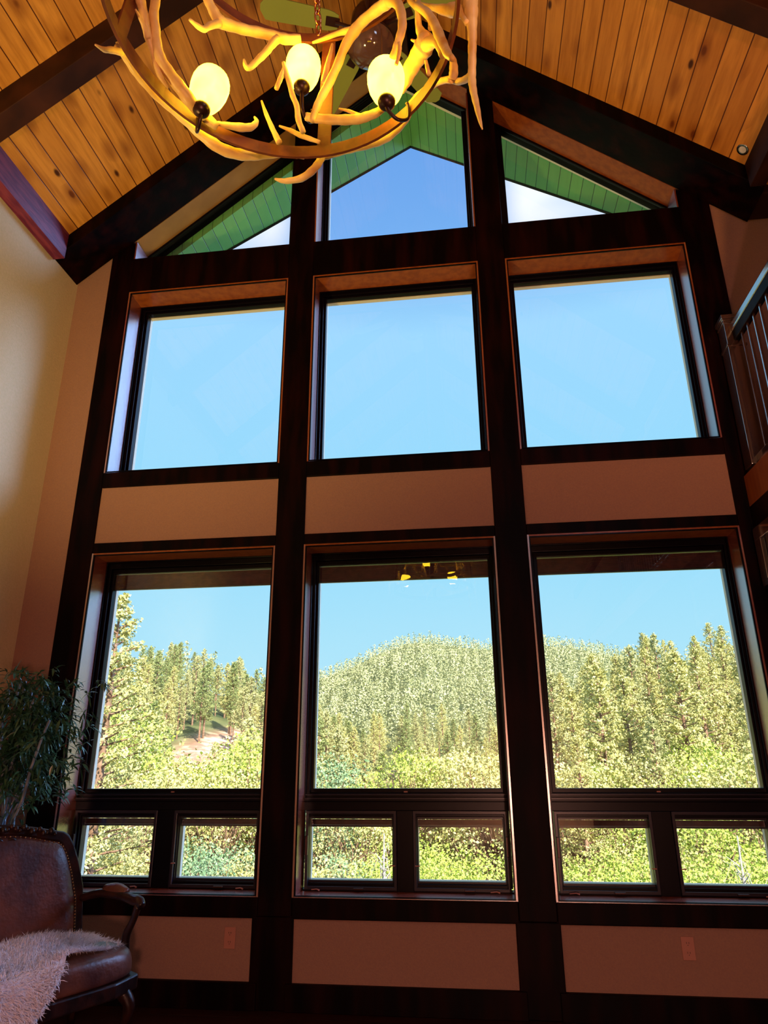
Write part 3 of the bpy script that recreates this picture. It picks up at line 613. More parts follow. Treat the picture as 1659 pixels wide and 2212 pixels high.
# ------------------------------------------------------------------ small ceiling lamps, outlets
def spotlamp(x, side, y, label):
    z = Pz(x, AP_P); a = math.atan(SL)*(1 if side < 0 else -1)
    o = thing('recessed_downlight', label, 'ceiling light', (x, y, z-.004), 'recessed downlights in the board ceiling'); o.rotation_euler = (0, -a, 0)
    MB().lathe([(.030, -.001), (.046, -.004), (.050, .0), (.046, .004), (.030, .003)], (0, 0, 0), 24).build('trim_collar', mat('chrome_collar', (.7, .7, .72), .15, .5, 1.), o, smooth=True)
    MB().lathe([(.0005, .001), (.030, .001)], (0, 0, 0), 24).build('lens', mat('frosted_lens', (.75, .78, .85), .15, 1.), o, smooth=True)
spotlamp(2.33, 1, -.50, 'small white downlight at the foot of the right ceiling slope')
def outlet(x, z, label):
    o = thing('wall_outlet', label, 'outlet', (x, .015, z), 'duplex outlets below the window wall')
    MB().box(-.038, .038, -.006, 0, -.062, .062).build('cover_plate', PLATE, o, bevel=.002)
    for s in (-1, 1):
        rc = MB().lathe([(.0005, .0), (.017, .0), (.017, -.002)], (0, 0, 0), 16); rc.v = [(a, -.006-.0015-c, b*.85+s*.026) for a, b, c in rc.v]
        q_ = rc.build('receptacle', PLATE, o)
        MB().box(-.008, -.0055, -.0092, -.0075, s*.026, s*.026+.009).box(.0055, .008, -.0092, -.0075, s*.026, s*.026+.009).box(-.002, .002, -.0092, -.0075, s*.026-.010, s*.026-.006).build('slot', SLOT, q_)
outlet(-1.661, .392, 'pale outlet in the left drywall panel near the post')
outlet(1.22, .396, 'pale outlet in the right drywall panel')

# ------------------------------------------------------------------ leather settee in the left corner
st = thing('leather_settee', 'brown leather settee with carved wooden frame in the left corner', 'armchair', (-2.685, -.935, 0))
st.rotation_euler = (0, 0, math.atan2(.85, .52))     # local +x: along the back, local -y: forward
def sp_(m, name, mt, parent=None, **k): return m.build(name, mt, parent or st, **k)
HW = .50                      # half width of the back
def backtop(x):               # crest height, camel backed
    t = abs(x)/HW; return 1.10+.035*math.cos(min(1, t)*PI) - (0 if t < .72 else .30*((t-.72)/.28)**2.3)
n = 30
def back_outline(ins):
    pts = [(-HW+ins, .40+ins)]
    for i in range(n+1):
        x = -HW+ins + (2*HW-2*ins)*i/n; pts.append((x, backtop(x*HW/(HW-ins))-ins))
    pts.append((HW-ins, .40+ins)); return pts
lean = lambda m, y0=.0: [(a, b+.22*(c-.45), c) for a, b, c in m.v]
m = MB().ringz(back_outline(0), back_outline(.055), -.045, .045); m.v = lean(m); bf = sp_(m, 'carved_back_frame', CARVED, bevel=.012, seg=3)
m = MB(); o_, i_, i2 = back_outline(.050), back_outline(.075), back_outline(.13)
k = len(o_); m.v = [(x, -.030, z) for x, z in o_]+[(x, -.062, z) for x, z in i_]+[(x, -.075, z) for x, z in i2]+[(x, .03, z) for x, z in o_]
for L in range(2):
    for i in range(k): m.f.append((L*k+i, L*k+(i+1) % k, (L+1)*k+(i+1) % k, (L+1)*k+i))
m.f.append(tuple(range(2*k, 3*k))); m.f.append(tuple(range(3*k, 4*k))); m.v = lean(m); sp_(m, 'back_upholstery', LEATHER, smooth=True)
m = MB(); bo = back_outline(.060)
for i in range(len(bo)-1):
    (xa, za), (xb, zb) = bo[i], bo[i+1]; L = math.hypot(xb-xa, zb-za)
    for j in range(max(1, int(L/.016))):
        t = j/max(1, int(L/.016)); x, z = xa+(xb-xa)*t, za+(zb-za)*t
        m.ball((x, -.056+.22*(z-.45), z), .0055, 3)
tag(sp_(m, 'nail_trim', NAIL, smooth=True), 'row of brass nail heads')
m = MB()                      # carved scroll along the crest
for i in range(26):
    x = -.30+.60*i/25; z = backtop(x)-.018+.010*math.sin(i*1.9); m.ball((x, -.052+.22*(z-.45), z), .016+.005*math.sin(i*2.7), 4)
for s in (-1, 1):
    P = [(s*(.05+.05*math.cos(t)*t*.25), -.055+.22*(.6), 1.045+.045*math.sin(t)*t*.2) for t in np.linspace(0, 5, 14)]; m.tube(P, .009, 6)
sp_(m, 'crest_carving', CARVED, smooth=True)
# seat
m = MB(); sw = .55; so = [(-.50, .03), (.50, .03), (.60, -.28), (.585, -.50), (.40, -.58), (0, -.61), (-.40, -.58), (-.585, -.50), (-.60, -.28)]
k = len(so); lv = [(.35, 1.0), (.385, 1.01), (.47, 1.0), (.505, .93), (.515, .70)]
for z, s_ in lv: m.v += [(x*s_, (y+.28)*s_-.28, z) for x, y in so]
for L in range(4): m.f += [(L*k+i, L*k+(i+1) % k, (L+1)*k+(i+1) % k, (L+1)*k+i) for i in range(k)]
m.f += [tuple(range(k)), tuple(range(4*k, 5*k))]; sp_(m, 'seat_cushion', LEATHER, smooth=True, sub=2)
m = MB(); m.v = [(x*1.015, (y+.28)*1.015-.28, z) for z in (.29, .365) for x, y in so]; m.f = [(i, (i+1) % k, k+(i+1) % k, k+i) for i in range(k)]+[tuple(range(k)), tuple(range(k, 2*k))]
sp_(m, 'seat_rail', CARVED, bevel=.01)
for s in (-1, 1):
    P = smooth_path([(s*.49, .02, .70, .022), (s*.53, -.12, .735, .024), (s*.565, -.28, .735, .026), (s*.585, -.38, .720, .029), (s*.59, -.44, .716, .030), (s*.59, -.475, .690, .022)], 4)
    sp_(MB().tube([p[:3] for p in P], [p[3] for p in P], 10), 'armrest', CARVED, smooth=True)
    P = smooth_path([(s*.545, -.14, .758, .028), (s*.566, -.23, .765, .036), (s*.58, -.32, .750, .026)], 4)
    sp_(MB().tube([p[:3] for p in P], [p[3] for p in P], 10, flat=.7), 'arm_pad', LEATHER, smooth=True)
    P = smooth_path([(s*.585, -.445, .700, .022), (s*.58, -.42, .62, .020), (s*.57, -.38, .54, .024), (s*.58, -.37, .46, .024), (s*.585, -.39, .34, .026)], 4)
    sp_(MB().tube([p[:3] for p in P], [p[3] for p in P], 10), 'arm_support', CARVED, smooth=True)
    for yy, ln in ((-.50, 1), (.02, -1)):
        P = smooth_path([(s*.50, yy, .30, .040), (s*.535, yy-.03*ln, .22, .032), (s*.52, yy, .10, .020), (s*.55, yy-.05*ln, .022, .024)], 4)
        sp_(MB().tube([p[:3] for p in P], [p[3] for p in P], 10), 'leg', CARVED, smooth=True)
# sheepskin draped over the seat
sk = thing('sheepskin_throw', 'fluffy white sheepskin draped over the brown settee seat', 'sheepskin', st.location); sk.rotation_euler = st.rotation_euler
def skin_pt(a, b):            # a across -1..1, b from back 0 to front 1; the left part hangs over the front
    h = min(1, max(0, (.30-a)/.55)); h = h*h*(3-2*h)
    front = .585-.10*max(0, a); L = .03+b*(front-.03+.33*h)
    wob = 1+.05*math.sin(3*a+5*b)+.04*math.sin(9*b+2*a)
    x = -.02+a*.585*wob*(1-.10*max(0, b-.6))
    if L < .585: return Vector((x, .0-L, .527+.014*math.sin(6*a)+.016*math.sin(7*b)-.035*abs(a)**4))
    t = L-.585; return Vector((x-.05*t, -.60-.05*math.sin(min(1, t/.1)*PI/2), .527-t*.95))
U, V = 44, 34; m = MB(); pts = [[skin_pt(-1+2*i/U, j/V) for i in range(U+1)] for j in range(V+1)]
for row in pts: m.v += [tuple(p) for p in row]
for j in range(V):
    for i in range(U):
        a_, b_ = -1+2*(i+.5)/U, (j+.5)/V
        if (abs(a_)**3.0+abs(2*b_-1)**3.4) > 1.02: continue
        m.f.append((j*(U+1)+i, j*(U+1)+i+1, (j+1)*(U+1)+i+1, (j+1)*(U+1)+i))
hide = m.build('hide', FUR, sk, smooth=True)
m = MB()
for q_ in range(26000):
    a_, b_ = random.uniform(-1, 1), random.uniform(0, 1)
    if (abs(a_)**3.0+abs(2*b_-1)**3.4) > 1.0: continue
    p = skin_pt(a_, b_); e = .01
    n_ = (skin_pt(a_+e, b_)-p).cross(skin_pt(a_, b_-e)-p).normalized()
    edge = (abs(a_)**3+abs(2*b_-1)**3.4)
    fl = Vector((.9*a_*(edge**2)+.35*math.sin(7*a_+4*b_), -.35-.5*max(0, b_-.4)+.3*math.cos(6*a_), -.25))*.75 + Vector((random.gauss(0, .25), random.gauss(0, .25), random.gauss(0, .25)))
    ln = random.uniform(.028, .055); d1 = (n_*.9+fl).normalized(); d2 = (n_*.25+fl*1.3).normalized()
    s_ = d1.cross(n_); s_ = (s_.normalized() if s_.length > 1e-4 else Vector((1, 0, 0)))*.0021
    q1 = p+d1*ln*.5; q2 = q1+d2*ln*.5; b0 = len(m.v)
    m.v += [tuple(p-s_), tuple(p+s_), tuple(q1+s_*.8), tuple(q1-s_*.8), tuple(q2)]; m.f += [(b0, b0+1, b0+2, b0+3), (b0+3, b0+2, b0+4)]
me = bpy.data.meshes.new('fleece'); me.from_pydata(m.v, [], m.f); me.materials.append(FUR); fo = bpy.data.objects.new('fleece', me); COL.objects.link(fo); fo.parent = sk
fo['kind'] = 'stuff'

# ------------------------------------------------------------------ artificial bamboo in the corner
bp = thing('potted_bamboo', 'dark leafy potted bamboo behind the leather settee', 'plant', (-3.20, -.34, 0))
MB().lathe([(.0005, 0), (.13, 0), (.15, .02), (.18, .36), (.19, .38), (.17, .38), (.16, .34), (.0005, .33)], (0, 0, 0), 28).build('pot', POT, bp, smooth=True)
random.seed(21)
leafm = MB()
def leaf(p, d, L, w, droop=.5):
    d = d.normalized(); s_ = d.cross(Vector((0, 0, 1))); s_ = s_.normalized() if s_.length > 1e-3 else Vector((1, 0, 0)); s_ = (s_+Vector((random.gauss(0, .4), random.gauss(0, .4), random.gauss(0, .4)))).normalized()
    prof = ((0, .12), (.2, .75), (.45, 1.), (.75, .6), (1., .02)); b0 = len(leafm.v); up = s_.cross(d)
    q_ = p.copy(); dd = d.copy()
    for i, (t, ww) in enumerate(prof):
        if i: q_ = q_+dd*(t-prof[i-1][0])*L; dd = (dd+Vector((0, 0, -droop*.35))).normalized()
        leafm.v += [tuple(q_-s_*w*ww+up*w*ww*.25), tuple(q_), tuple(q_+s_*w*ww+up*w*ww*.25)]
    for i in range(4):
        a = b0+3*i; leafm.f += [(a, a+1, a+4, a+3), (a+1, a+2, a+5, a+4)]
def spray(p, d, n, L0=.075):
    for i in range(n):
        dd = (d+Vector((random.gauss(0, .75), random.gauss(0, .6), random.gauss(-.05, .55)))).normalized()
        leaf(p+Vector((random.gauss(0, .018), random.gauss(0, .018), random.gauss(0, .018))), dd, L0*random.uniform(.7, 1.5), .0085*random.uniform(.8, 1.35), random.uniform(.2, 1.1))
for ci in range(11):
    x0, y0 = random.uniform(-.12, .10), random.uniform(-.12, .10)
    lx = (-.02, .08, .16, .26, .34, .05, .20, .30, .12, .02, -.04)[ci]; H = (1.98, 2.02, 1.98, 1.9, 1.80, 1.95, 1.9, 1.75, 2.02, 1.96, 1.9)[ci]
    pts = []
    for i in range(15):
        t = i/14; pts.append(Vector((x0+lx*t**1.3, y0+(random.uniform(-.02, .02) if 0 < i < 14 else 0)-.10*t*math.sin(ci), .33+(H-.33)*t)))
    rr = []
    cm = MB()
    P = []; R_ = []
    for i in range(14):
        a, b = pts[i], pts[i+1]; r0 = .0145*(1-.45*i/14)
        P += [a, a+(b-a)*.06, a+(b-a)*.94]; R_ += [r0*1.28, r0, r0*.97]
    P.append(pts[-1]); R_.append(.004); cm.tube(P, R_, 8); cm.build('culm', CULM, bp, smooth=True)
    for i in range(9, 15):
        for s in range(3 if i < 11 else 5):
            b = pts[i]; d = Vector((random.uniform(-.5, 1.1), random.uniform(-1, .5), random.uniform(-.3, .5)))
            reach = random.uniform(.05, .26); tip = b+d.normalized()*reach+Vector((0, 0, -.04))
            tip.x = max(-.30, tip.x); tip.y = min(.28, tip.y)
            spray((b+tip)/2, d, 3); spray(tip, d+Vector((0, 0, -.3)), 6)
for tgt in ((.60, .05, 2.00), (.55, -.05, 1.94), (.52, .0, 1.80), (.56, 0, 1.72), (.52, -.02, 1.60), (.47, 0, 1.52), (.52, 0, 1.46), (.46, -.03, 1.40), (.42, 0, 1.36), (.50, 0, 1.31), (.40, 0, 1.27), (.30, 0, 1.30), (.45, 0, 1.62), (.40, 0, 1.86), (.34, 0, 1.98), (.22, -.1, 2.02), (.05, -.1, 2.06), (.20, 0, 1.22), (.36, 0, 1.48), (.33, 0, 1.70)):
    tg = Vector(tgt); st_ = Vector((tg.x*.4, 0, tg.z+.05)); spray((tg+st_)/2, tg-st_, 8); spray(tg, tg-st_, 12)
leafm.v = [(max(-.325, a), min(.315, b), c) for a, b, c in leafm.v]
lf = leafm.build('foliage', LEAF, bp, smooth=True)

# ------------------------------------------------------------------ the valley outside
def lerp(x, xs, ys): return np.interp(x, xs, ys)
def smst(x, a, b): t = np.clip((x-a)/(b-a), 0, 1); return t*t*(3-2*t)
def ridge_c(t): return lerp(t, [-1.5, -.6, -.35, -.224, -.173, -.125, -.091, -.057, -.018, .022, .104, .151, .201, .30, .6, 1.5], [.04, .06, .085, .106, .123, .145, .156, .156, .149, .143, .149, .141, .130, .11, .07, .05])
def ridge_l(t): return lerp(t, [-1.5, -.9, -.51, -.466, -.399, -.341, -.308, -.27, -.2, -.1, .1], [.20, .14, .098, .104, .098, .082, .064, .045, .0, -.06, -.12])
def ridge_r(t): return lerp(t, [-.2, .0, .08, .15, .20, .225, .283, .356, .6, 1.5], [-.14, -.08, -.02, .015, .045, .052, .066, .066, .09, .12])
def terr(x, y):
    """ground height outside at (x, y): a valley with three wooded hills"""
    U = np.maximum(y+5., 4.); t = np.clip(x/U, -1.5, 1.5)
    base = lerp(U, [4, 10, 30, 60, 100, 160, 300], [-3.2, -4.2, -7.2, -9.0, -10.5, -12, -12])
    def hill(e_r, u0, z0, ur, k):
        s = np.clip((U-u0)/(ur-u0), 0, None)
        up = z0 + (1.5+e_r*ur - z0)*np.minimum(s, 1)**k
        down = (1.5+e_r*ur) - np.maximum(U-ur, 0)*.35
        return np.where(U <= ur, up, down)
    hc = hill(ridge_c(t), 90, -10.5, 640, 1.12); hl = hill(ridge_l(t), 62, -9.2, 185, 1.0); hr = hill(ridge_r(t), 38, -7.8, 125, 1.0)
    z = np.maximum(np.maximum(hc, hl), np.maximum(hr, np.minimum(base, -3)))
    z = np.where(U < 60, np.where(U < 38, base, np.maximum(base, hr)), z)
    return z + .5*np.sin(x*.13+1)*np.cos(y*.11)*smst(U, 30, 80)
us = np.concatenate([np.linspace(5.7, 60, 40), np.linspace(63, 220, 60), np.linspace(226, 760, 70), np.linspace(780, 1500, 10)])
ts = np.linspace(-1.5, 1.5, 150)
UU, TT = np.meshgrid(us, ts, indexing='ij'); XX = UU*TT; YY = UU-5
ZZ = terr(XX, YY); n1, n2 = UU.shape
idx = np.arange(n1*n2).reshape(n1, n2)
fc = np.stack([idx[:-1, :-1], idx[:-1, 1:], idx[1:, 1:], idx[1:, :-1]], -1).reshape(-1, 4)
def fast_mesh(name, V, F, mats, midx=None, smooth=False):
    me = bpy.data.meshes.new(name); V = np.asarray(V, np.float32); F = np.asarray(F, np.int32); k = F.shape[1]
    me.vertices.add(len(V)); me.vertices.foreach_set('co', V.ravel())
    me.loops.add(F.size); me.loops.foreach_set('vertex_index', F.ravel())
    me.polygons.add(len(F)); me.polygons.foreach_set('loop_start', np.arange(0, F.size, k, dtype=np.int32)); me.polygons.foreach_set('loop_total', np.full(len(F), k, np.int32))
    if midx is not None: me.polygons.foreach_set('material_index', np.asarray(midx, np.int32))
    me.update(calc_edges=True); me.validate()
    for m_ in mats: me.materials.append(m_)
    if smooth: me.polygons.foreach_set('use_smooth', [True]*len(me.polygons))
    return me
go = bpy.data.objects.new('ground', fast_mesh('ground', np.stack([XX, YY, ZZ], -1).reshape(-1, 3), fc, [GROUND], smooth=True)); COL.objects.link(go); struct(go, 'brown sunlit hillsides of the valley')

def quads(C, size, rng, flat=.5, asp=1.0):
    """one randomly turned four-sided leaf clump per centre"""
    n = len(C); nrm = rng.normal(size=(n, 3)); nrm[:, 2] += flat; nrm /= np.linalg.norm(nrm, axis=1)[:, None]
    a = np.cross(nrm, rng.normal(size=(n, 3))); a /= np.linalg.norm(a, axis=1)[:, None]; b = np.cross(nrm, a)
    s = (size*rng.uniform(.6, 1.3, n))[:, None] if np.ndim(size) == 0 else (size*rng.uniform(.6, 1.3, n))[:, None]
    bend = nrm*s*.35
    V = np.stack([C-a*s-bend*.5, C-b*s*.55*asp+bend*.5, C+a*s-bend*.5, C+b*s*.55*asp+bend*.5], 1).reshape(-1, 3)
    return V, np.arange(4*n).reshape(n, 4)
def pine_clumps(H, rng, nb, per, crown0=.28, wide=.17, lean=0.):
    """needle tufts of a ponderosa: tufts gathered towards branch ends"""
    C = []; B = []
    for i in range(nb):
        t = (i+rng.uniform(0, 1))/nb; z = H*(crown0+(1-crown0)*t)
        prof = (math.sin(min(1., (t+.12)/.42)*PI/2))*(1-t)**.62
        L = max(.18, H*wide*prof*rng.uniform(.65, 1.15)); az = i*2.4+rng.uniform(-.5, .5)
        d = np.array([math.cos(az), math.sin(az), .18+.35*t-.12*(1-t)]); p0 = np.array([0, 0, z])
        B.append((p0, p0+d*L))
        k = max(2, int(per*(.4+L/(H*wide))))
        s = rng.uniform(.38, 1.08, k)[:, None]
        c = p0+d*L*s+rng.normal(size=(k, 3))*np.array([.16, .16, .11])*L*.75+np.array([0, 0, .03*L])
        C.append(c)
    return np.concatenate(C), B
def tubes(segs, n=5):
    V = []; F = []
    for p0, p1, r0, r1 in segs:
        p0, p1 = np.array(p0, float), np.array(p1, float); d = p1-p0; d = d/np.linalg.norm(d); a = np.cross(d, [.31, .17, .93]); a /= np.linalg.norm(a); b = np.cross(d, a); k = len(V)
        for p, rr in ((p0, r0), (p1, r1)):
            for i in range(n): an = 2*PI*i/n; V.append(p+rr*(a*math.cos(an)+b*math.sin(an)))
        for i in range(n): F.append((k+i, k+(i+1) % n, k+n+(i+1) % n, k+n+i))
    return np.array(V), np.array(F)
def pine_kind(seed, H, nb, per, sz, mt, crown0=.28, wide=.17, sub=5):
    rng = np.random.default_rng(seed); C, B = pine_clumps(H, rng, nb, per, crown0, wide)
    C2 = (C[:, None, :]+rng.normal(size=(len(C), sub, 3))*sz*.95).reshape(-1, 3)
    V, F = quads(C2, sz, rng, .4)
    fm = fast_mesh('needles', V, F, [mt])
    segs = [((0, 0, -1.5), (0, 0, H*.5), H*.016, H*.011), ((0, 0, H*.5), (0, 0, H*.97), H*.011, H*.002)]
    segs += [(a, a+(b-a)*.85, H*.0035, H*.0012) for a, b in B[::1]]
    if crown0 > .3: segs += [((0, 0, z*H), (.05*H*math.cos(z*90), .05*H*math.sin(z*90), z*H+.01*H), H*.002, H*.0006) for z in np.linspace(.12, crown0, 6)]
    Vt, Ft = tubes(segs); tm = fast_mesh('trunk', Vt, Ft, [BARK])
    return fm, tm, H
KIN = [pine_kind(1, 14, 80, 9, .125, PINE1, .16, .19, 8), pine_kind(2, 14, 74, 9, .125, PINE2, .30, .16, 8), pine_kind(3, 14, 84, 9, .12, PINE3, .20, .18, 8),
       pine_kind(4, 14, 66, 9, .125, PINE1, .42, .15, 8), pine_kind(5, 14, 80, 9, .125, PINE2, .22, .17, 8), pine_kind(6, 14, 88, 8, .12, PINE3, .12, .21, 8)]
NEAR = [pine_kind(11, 14, 100, 20, .07, PINE3, .12, .20, 8), pine_kind(12, 14, 100, 20, .07, PINE1, .18, .19, 8)]
def place(kind, x, y, s, name, label, cat, group, rz=None, z=None):
    fm, tm, H = kind
    o = bpy.data.objects.new(name, None); COL.objects.link(o); o.location = (x, y, float(terr(np.array(x), np.array(y))) if z is None else z)
    o.rotation_euler = (0, 0, random.uniform(0, 6.28) if rz is None else rz); o.scale = (s*random.uniform(.9, 1.1),)*2+(s,)
    tag(o, label, cat, group)
    for nm, me in (('trunk', tm), ('foliage', fm)):
        c = bpy.data.objects.new(nm, me); COL.objects.link(c); c.parent = o
    return o
def jitter(u0, u1, t0, t1, sp, rng):
    out = []; uu = u0
    while uu < u1:
        w = (t1-t0)*uu; n = max(1, int(w/sp))
        for i in range(n):
            t = t0+(t1-t0)*(i+rng.uniform(.05, .95))/n; out.append((uu+rng.uniform(-.45, .45)*sp, t))
        uu += sp*.92
    return out
rng = np.random.default_rng(5)
inview = lambda t: (-.56 < t < -.285) or (-.235 < t < .035) or (.095 < t < .37)
cand = []
for (uu, t) in jitter(64, 190, -.80, -.17, 6.4, rng):
    clear = (-.44 < t < -.30) and 72 < uu < 112 and rng.uniform() < (.85 if -.42 < t < -.34 else .5)      # the open brown slope in the left window
    if not clear: cand.append((uu, t, 'l'))
for (uu, t) in jitter(50, 128, .085, .60, 5.2, rng): cand.append((uu, t, 'r'))
for (uu, t) in jitter(80, 300, -.24, .62, 6.8, rng):
    if not (t < -.20 and uu < 190) and not (t > .12 and uu < 135): cand.append((uu, t, 'c'))
for (uu, t) in jitter(300, 655, -.26, .34, 7.4, rng): cand.append((uu, t, 'c'))
cand.sort(key=lambda c: c[0]+(0 if inview(c[1]) else 1e5))
GR = {'l': ('pines on the left hillside', 'sunlit pine among its like on the left hillside'), 'r': ('pines on the right hillside', 'dense yellow-green pine among its like on the right hillside'), 'c': ('pines low on the centre hillside', 'pine among its like low on the centre hillside')}
rest = []; nind = 0
for (uu, t, g) in cand:
    x, y = uu*t, uu-5; s = rng.uniform(.62, 1.08)*(.92 if g != 'c' else .80)
    if nind < 288 and inview(t):
        ki = int(rng.integers(0, 6)) if g != 'r' else (0, 2, 5, 2)[int(rng.integers(0, 4))]; k = KIN[ki]
        look = ('pale green', 'dark green', 'yellow-green', 'bare-trunked', 'dark bushy', 'broad yellow-green')[ki]
        lo, hi = {'l': (-.56, -.285), 'c': (-.235, .035), 'r': (.095, .37)}[g] if g != 'c' or t < .06 else (.095, .37)
        third = ('left', 'middle', 'right')[min(2, max(0, int(3*(t-lo)/(hi-lo))))]
        bands = {'l': (84, 104, 125, 148), 'r': (64, 78, 92, 108), 'c': (100, 118, 136, 155)}[g]
        row = ('foot of the slope', 'lower slope', 'middle slope', 'upper slope', 'top of the slope')[sum(uu > q_ for q_ in bands)]
        wn_ = {'l': 'left', 'r': 'right', 'c': 'centre' if t < .06 else 'right'}[g]; kindw = {'l': 'sunlit', 'r': 'dense yellow-green', 'c': 'slim distant'}[g]
        size_ = 'small ' if s < (.78 if g != 'c' else .68) else ''
        lab = '%s%s pine, %s, %s third of the %s window' % (size_, look, row, third, wn_)
        place(k, x, y, s, 'pine_tree', lab, 'pine tree', lab.replace(' pine,', ' pines,')); nind += 1
    else: rest.append((x, y, s, uu))
# everything further off: one object
FV, FF = [], []; base = 0
lib = {}
for lod, (nb, per, sz, sub) in {0: (34, 5, .34, 2), 1: (22, 4, .50, 1), 2: (14, 3, .72, 1)}.items():
    L = []
    for q_ in range(4):
        r_ = np.random.default_rng(100+q_+10*lod); C, B = pine_clumps(14, r_, nb, per, .10, .19)
        C = (C[:, None, :]+r_.normal(size=(len(C), sub, 3))*sz*.7).reshape(-1, 3); L.append(quads(C, sz, r_, .4, 1.3))
    lib[lod] = L
for (x, y, s, uu) in rest:
    lod = 0 if uu < 200 else (1 if uu < 340 else 2); V, F = lib[lod][int(rng.integers(0, 4))]
    a = rng.uniform(0, 6.28); c_, s_ = math.cos(a), math.sin(a)
    R_ = np.array([[c_, -s_, 0], [s_, c_, 0], [0, 0, 1]]); z = float(terr(np.array(x), np.array(y)))
    FV.append((V@R_.T)*s+np.array([x, y, z-.5])); FF.append(F+base); base += len(V)
fo = bpy.data.objects.new('distant_pine_forest', fast_mesh('distant_pine_forest', np.concatenate(FV), np.concatenate(FF), [PINEF])); COL.objects.link(fo)
tag(fo, 'distant pine forest covering the far mountain', 'forest', None, 'stuff')
# broad-leaved trees
def leafy_kind(seed, H, n_cl, sz, mt, wide=.42, sub=26, crown0=.25):
    rng = np.random.default_rng(seed); C = []; segs = [((0, 0, -2), (0, 0, H*.45), H*.018, H*.013)]
    for i in range(n_cl):
        d = rng.normal(size=3); d /= np.linalg.norm(d); rr = rng.uniform(.35, 1.)**.5
        c = np.array([d[0]*H*wide*rr, d[1]*H*wide*rr, H*(crown0+(1-crown0)*.5)+d[2]*H*(1-crown0)*.5*rr])
        c[2] = max(c[2], H*.12); C.append(c)
        st0 = np.array([0, 0, H*rng.uniform(.15, .45)]); mid = st0*.5+c*.5+rng.normal(size=3)*.03*H
        segs += [(st0, mid, H*.007, H*.004), (mid, c, H*.004, H*.0012)]
    C = np.array(C); C2 = (C[:, None, :]+rng.normal(size=(len(C), sub, 3))*np.array([1, 1, .7])*H*.055).reshape(-1, 3)
    V, F = quads(C2, sz, rng, .5, 1.3); Vt, Ft = tubes(segs)
    return fast_mesh('leaves', V, F, [mt]), fast_mesh('trunk', Vt, Ft, [BARK]), H
LK = [leafy_kind(31, 8, 84, .085, LEAFY, sub=60), leafy_kind(32, 8, 78, .085, LEAFY, .34, sub=56), leafy_kind(33, 8, 84, .085, PINE3, .40, sub=60), leafy_kind(34, 8, 78, .085, LEAFB, .36, sub=56)]
rng = np.random.default_rng(9)
spots = []
def lp(k, px_t, uu, s, lab, grp=None): spots.append((k, px_t, uu, s, lab, grp))
lp(0, -.095, 50, 1.30, 'round bright green tree low in the centre window')
for t, uu, s in ((-.50, 52, .9), (-.455, 48, .8), (-.425, 56, .75), (-.385, 50, .72), (-.345, 54, .8), (-.31, 50, .9), (-.36, 44, .7), (-.47, 42, .7), (-.53, 46, 1.), (-.29, 58, 1.)):
    lp(int(rng.integers(0, 3)), t, uu, s*1.62, 'leafy bush tree at the foot of the left hillside', 'leafy trees at the foot of the left hillside')
for t, uu, s in ((-.225, 44, .9), (-.205, 56, 1.), (-.17, 42, .7), (-.05, 60, 1.0), (-.015, 52, .95), (.02, 46, .95), (-.13, 62, .8)):
    lp(3 if t < -.19 else int(rng.integers(1, 3)), t, uu, s*1.3, 'leafy tree at the foot of the centre hillside', 'leafy trees at the foot of the centre hillside')
for t, uu, s in ((.11, 42, .9), (.15, 46, .8), (.19, 40, .75), (.23, 44, .85), (.31, 42, .9), (.35, 38, .95), (.27, 50, .8)):
    lp(int(rng.integers(0, 3)), t, uu, s*1.25, 'leafy tree at the foot of the right hillside', 'leafy trees at the foot of the right hillside')
lp(0, .268, 34, .85, 'bright lime tree low in the right window')
for t, uu, s, k in ((-.52, 26, .62, 2), (-.47, 28, .66, 2), (-.37, 24, .60, 3), (-.40, 30, .7, 3), (-.335, 30, .66, 3), (-.295, 26, .62, 2)):
    lp(k, t, uu, s, 'low tree seen through the small left windows', 'low trees behind the small left windows')
for t, uu, s, k in ((-.22, 27, .62, 2), (-.175, 30, .64, 3), (-.135, 26, .6, 1), (-.07, 25, .6, 0), (-.035, 29, .66, 0), (.015, 26, .62, 0), (-.10, 34, .7, 0)):
    lp(k, t, uu, s, 'low tree seen through the small centre windows', 'low trees behind the small centre windows')
for t, uu, s, k in ((.11, 26, .6, 1), (.155, 30, .66, 1), (.20, 26, .6, 0), (.255, 25, .6, 0), (.30, 28, .65, 0), (.345, 25, .6, 0), (.39, 28, .66, 0), (.225, 33, .7, 2)):
    lp(k, t, uu, s, 'low tree seen through the small right windows', 'low trees behind the small right windows')
def where(t, uu, wins):
    for nm, (a, b) in wins.items():
        if a <= t <= b: return nm, ('at the left edge', 'left of the middle', 'near the middle', 'right of the middle', 'at the right edge')[min(4, int(5*(t-a)/(b-a)))]
    return None, None
seen_l = {}
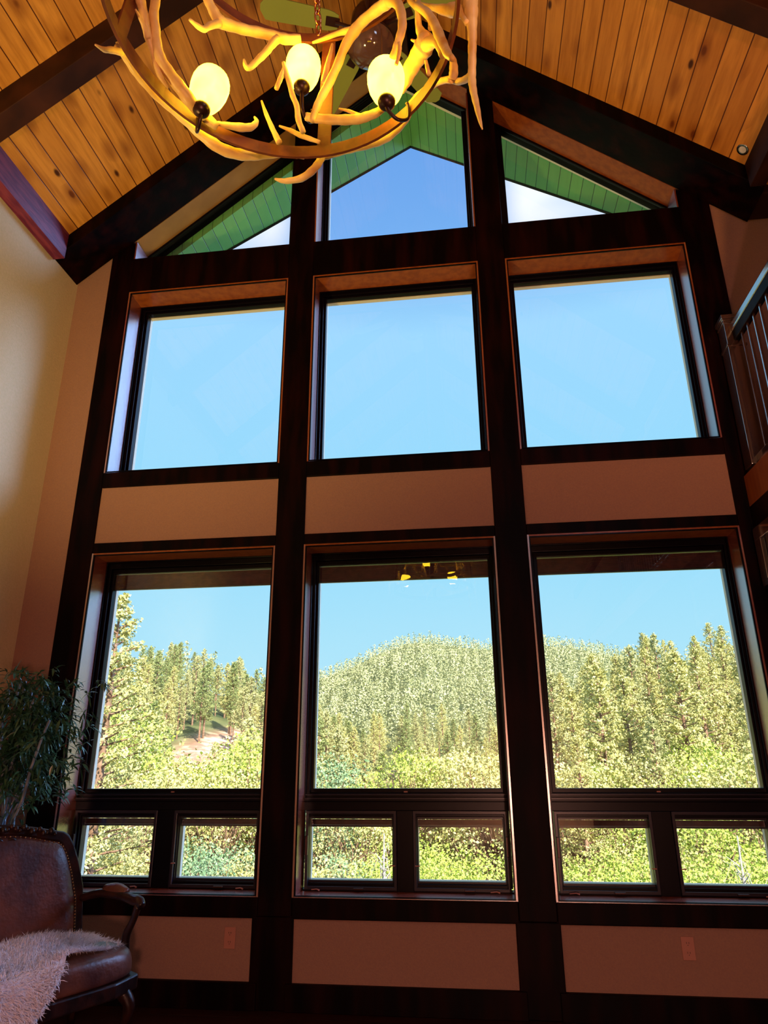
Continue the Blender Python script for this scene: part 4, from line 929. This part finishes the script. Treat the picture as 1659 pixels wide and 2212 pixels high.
for k, t, uu, s, lab, grp in spots:
    if grp:
        small = 'small' in lab
        nm, ps = where(t, uu, {'left': (-.57, -.43), 'second': (-.4299, -.27), 'third': (-.24, -.10), 'fourth': (-.0999, .05), 'fifth': (.08, .215), 'rightmost': (.2151, .42)} if small else {'left': (-.57, -.27), 'centre': (-.24, .05), 'right': (.08, .42)})
        kind_ = ('bright green leafy', 'light green leafy', 'pale yellow-green leafy', 'blue-green leafy')[k]
        lab = ('%s tree %s of the %s small window' if small else '%s tree %s of the large %s window') % (kind_, ps, nm if nm != 'left' or not small else 'leftmost')
        seen_l[lab] = seen_l.get(lab, 0)+1
        if seen_l[lab] > 1: lab = lab.replace(' tree ', ' tree further back ')
    place(LK[k], uu*t, uu-5, s, 'leafy_tree', lab, 'tree', grp)
# near pines with their own places
place(NEAR[0], -.540*24, 19, .97, 'pine_tree', 'nearest tall pine cut by the left edge of the left window', 'pine tree', None, .6)
place(NEAR[1], -.495*38, 33, .62, 'pine_tree', 'near pine beside the tallest one in the left window', 'pine tree', None, 2.)
place(NEAR[0], .135*38, 33, .72, 'pine_tree', 'pale near pine at the left edge of the right window', 'pine tree', None, 1.)
place(NEAR[1], .235*44, 39, .74, 'pine_tree', 'large near pine in the middle of the right window', 'pine tree', None, 4.)
place(NEAR[0], .365*42, 37, .78, 'pine_tree', 'near pine at the right edge of the right window', 'pine tree', None, 3.)
def snag(t, uu, s, lab):
    r_ = np.random.default_rng(int(uu)); segs = [((0, 0, -1), (.1, 0, 9), .16, .03)]
    for i in range(34):
        z = r_.uniform(2, 8.6); a = r_.uniform(0, 6.28); L = r_.uniform(.6, 2.2)*(1-z/11); e = np.array([math.cos(a)*L, math.sin(a)*L, z+r_.uniform(-.2, .7)])
        segs += [((0, 0, z), e, .035, .012), (e*.99, e+r_.normal(size=3)*.45, .014, .005), (e*.6+np.array([0, 0, z])*.4, e*.8+r_.normal(size=3)*.4, .014, .005)]
    Vt, Ft = tubes(segs); o = thing('dead_tree', lab, 'dead tree', (uu*t, uu-5, float(terr(np.array(uu*t), np.array(uu-5.))))); o.scale = (s, s, s)
    c = bpy.data.objects.new('branches', fast_mesh('branches', Vt, Ft, [DEAD])); COL.objects.link(c); c.parent = o
snag(-.130, 22, .60, 'bare grey dead tree behind the small centre left window')
snag(.318, 22, .60, 'bare dead tree behind the rightmost small window')
